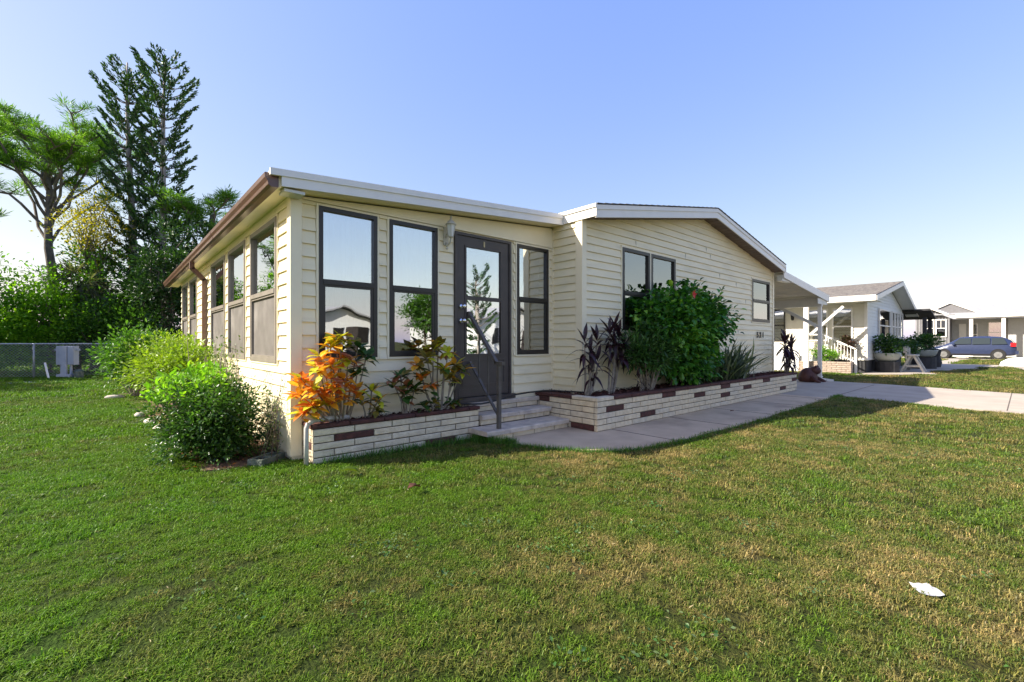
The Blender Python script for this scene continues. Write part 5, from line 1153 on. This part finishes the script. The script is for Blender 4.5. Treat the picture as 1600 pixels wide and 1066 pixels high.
box('fascia', (X3 - .33, -8, 3.02), (X3 - .301, 3.59, 3.26), 'white', N3)
MB().prism([(X3 - .3, -8, 3.27), (X3 - .3, 3.6, 3.27), (X3 - .3, 5.4, 3.27), (X3 + 5.5, 4.6, 4.25), (X3 + 5.5, -7.5, 4.25)], (0, 0, .05)).build('roof', 'shingleg', N3)
MB().prism([(X3 + .4, 4.9, 3.7), (X3 + .4, 3.9, 4.22), (X3 + .4, 2.4, 3.42), (X3 + .4, 4.9, 3.42)], (.1, 0, 0)).build('roof_gable', 'batten', N3)
MB().prism([(X3 + .3, 5.2, 3.66), (X3 + .3, 3.9, 4.32), (X3 + .3, 2.1, 3.40), (X3 + .3, 2.3, 3.34), (X3 + .3, 3.9, 4.20), (X3 + .3, 5.1, 3.58)], (.15, 0, 0)).build('gable_fascia', 'white', N3)
for y in (2.72, 1.05, -1.6, -5): box('porch_post', (X3 - .2, y - .1, 0), (X3, y + .1, 3.02), 'white', N3)
box('door', (X3 + 1.56, 3.1, .5), (X3 + 1.6, 3.5, 2.6), 'white', N3); simple_window(f3p, 2.45, 2.95, .9, 2.6, N3, 'white'); simple_window(f3p, 1.1, 1.9, 1.1, 2.7, N3, 'white')
box('garage_door', (X3 + 1.1, -6, 0), (X3 + 1.58, .85, 2.95), 'h3wall', N3)
box('porch_rail', (X3 - .1, 2.8, .0), (X3 - .05, 3.85, 1.05), 'white', N3)
# the car
CA = thing('parked_car', 'slate blue hatchback wagon parked before the far grey house', 'car', (45.2, 2.5, 0))
st = [(-2.15, .62, .38, .80, .82), (-2.05, .78, .30, .98, 1.0), (-1.85, .84, .26, 1.02, 1.30), (-1.5, .86, .24, 1.00, 1.50), (-.9, .87, .23, .98, 1.56), (0, .87, .23, .95, 1.56), (.55, .87, .23, .93, 1.48), (1.05, .86, .23, .93, 1.12), (1.35, .85, .24, .92, .965), (1.8, .80, .26, .82, .84), (2.1, .68, .32, .70, .72), (2.2, .5, .40, .60, .61)]
cx0, cy0 = 45.2, 2.5; mb = MB(); k_ = 9
for (y, hw, zs, zb, zr) in st:
    rw = hw * (.74 if zr - zb > .2 else .9); P_ = [(-hw * .95, zs), (-hw, zs + .14), (-hw, (zs + zb) / 2 + .05), (-hw * .965, zb), (-rw, zr - .05), (-rw * .82, zr)]
    P_ += [(-x, z) for x, z in P_[::-1]]; k_ = len(P_)
    for x, z in P_: mb.v.append((cx0 + x, cy0 + y, z))
mb.add([(i * k_ + j_, i * k_ + (j_ + 1) % k_, (i + 1) * k_ + (j_ + 1) % k_, (i + 1) * k_ + j_) for i in range(len(st) - 1) for j_ in range(k_)] + [tuple(range(k_)), tuple((len(st) - 1) * k_ + j_ for j_ in range(k_))], 0)
body = mb.build('body', 'carp', CA, True)
for sx in (-1, 1):
    X_ = lambda hw: cx0 + sx * hw
    for ys in ((-1.72, -1.55, -1.0, -1.0), (-.93, -.93, -.08, -.08), (-.02, -.02, .52, .92)):
        zt_ = 1.43; MB().prism([(X_(.855), cy0 + ys[0], 1.03), (X_(.865), cy0 + ys[3], 1.0), (X_(.70), cy0 + ys[2], zt_), (X_(.70), cy0 + ys[1], zt_)], (sx * .02, 0, 0.004)).build('side_window', 'cargl', CA)
    for yw in (-1.30, 1.35):
        c_ = (X_(.78), cy0 + yw, .31); wl_ = MB().tube([(X_(.64), c_[1], .31), (X_(.89), c_[1], .31)], .31, 20).build('wheel', 'cart', CA)
        rm = MB().tube([(X_(.885), c_[1], .31), (X_(.90), c_[1], .31)], .20, 18)
        for i in range(7): 
            a = i * .8976; rm.bar((X_(.905), c_[1], .31), (X_(.905), c_[1] + .19 * math.cos(a), .31 + .19 * math.sin(a)), .03, .03, (1, 0, 0))
        rm.build('rim', 'rim', wl_)
        MB().tube([(X_(.86), c_[1], .33), (X_(.872), c_[1], .33)], .37, 20).build('wheel_arch', 'black', CA)
    MB().box((X_(.72), cy0 - 2.10, .86), (X_(.87), cy0 - 1.86, 1.12)).build('tail_lamp', 'tail', CA)
    MB().box((X_(.88), cy0 + .78, .95), (X_(1.0), cy0 + .90, 1.07)).build('mirror', 'carp', CA)
    MB().box((X_(.862), cy0 - 1.0, .30), (X_(.885), cy0 + 1.0, .36)).build('sill', 'black', CA)
    MB().box((X_(.52), cy0 + 2.02, .58), (X_(.74), cy0 + 2.14, .70)).build('headlight', 'chrome', CA)
MB().prism([(cx0 - .58, cy0 - 2.06, 1.06), (cx0 + .58, cy0 - 2.06, 1.06), (cx0 + .56, cy0 - 1.86, 1.36), (cx0 - .56, cy0 - 1.86, 1.36)], (0, -.02, .0)).build('rear_window', 'cargl', CA)
MB().box((cx0 - .75, cy0 - 2.22, .36), (cx0 + .75, cy0 - 2.06, .58)).build('bumper', 'carp', CA)
tag(MB().lathe((32.6, .12, 0), [(.75, 0), (.68, .2), (.45, .36), (.15, .42)], 18).build('covered_mound', 'cloth', smooth=True), 'white covered mound at the right edge of the far lawn', 'tarp')

# ================================================================== ACROSS THE STREET (seen in the window glass)
def street_house(label, x0, x1, y0, d_, eave, ridge, mat):
    t = thing('street_house', label, 'house', ((x0 + x1) / 2, y0 - d_ / 2, 0)); xm_ = (x0 + x1) / 2
    MB().prism([(x0, y0, 0), (x1, y0, 0), (x1, y0, eave), (xm_, y0, ridge), (x0, y0, eave)], (0, -d_, 0)).build('walls', mat, t)
    for a, b_ in ((x0 - .4, xm_), (x1 + .4, xm_)): MB().prism([(a, y0 + .4, eave - .05), (b_, y0 + .4, ridge + .08), (b_, y0 + .4, ridge + .2), (a, y0 + .4, eave + .07)], (0, -d_ - .8, 0)).build('roof', 'shingleg', t)
    for u in (.18, .42, .7):
        xx = x0 + (x1 - x0) * u; w_ = MB().box((xx, y0 + .001, 1.1), (xx + .9, y0 + .05, 2.3)).build('window', 'frame', t)
    box('door', (x0 + (x1 - x0) * .58, y0 + .001, .3), (x0 + (x1 - x0) * .58 + .9, y0 + .06, 2.3), 'door', t)
street_house('white gabled house across the street seen only in the window glass', 10, 17, -26, 12, 2.5, 3.9, 'h2white')
street_house('second white house across the street seen only in the door glass', 24, 33, -22, 12, 3.0, 4.3, 'h2white')
broadleaf('street_tree', 'round tree across the street seen in the window left of the door', (17.8, -20, 0), 5.2, 2.2, 70, 70, .22, 'g_mid', 61, .3)
norfolk('young norfolk pine across the street seen in the door glass', (21.5, -19, 0), 6.5, 1.5, 66)
print('objects', len(bpy.data.objects), 'tris', sum(len(o.data.loops) - 2 * len(o.data.polygons) for o in bpy.data.objects if o.type == 'MESH'))
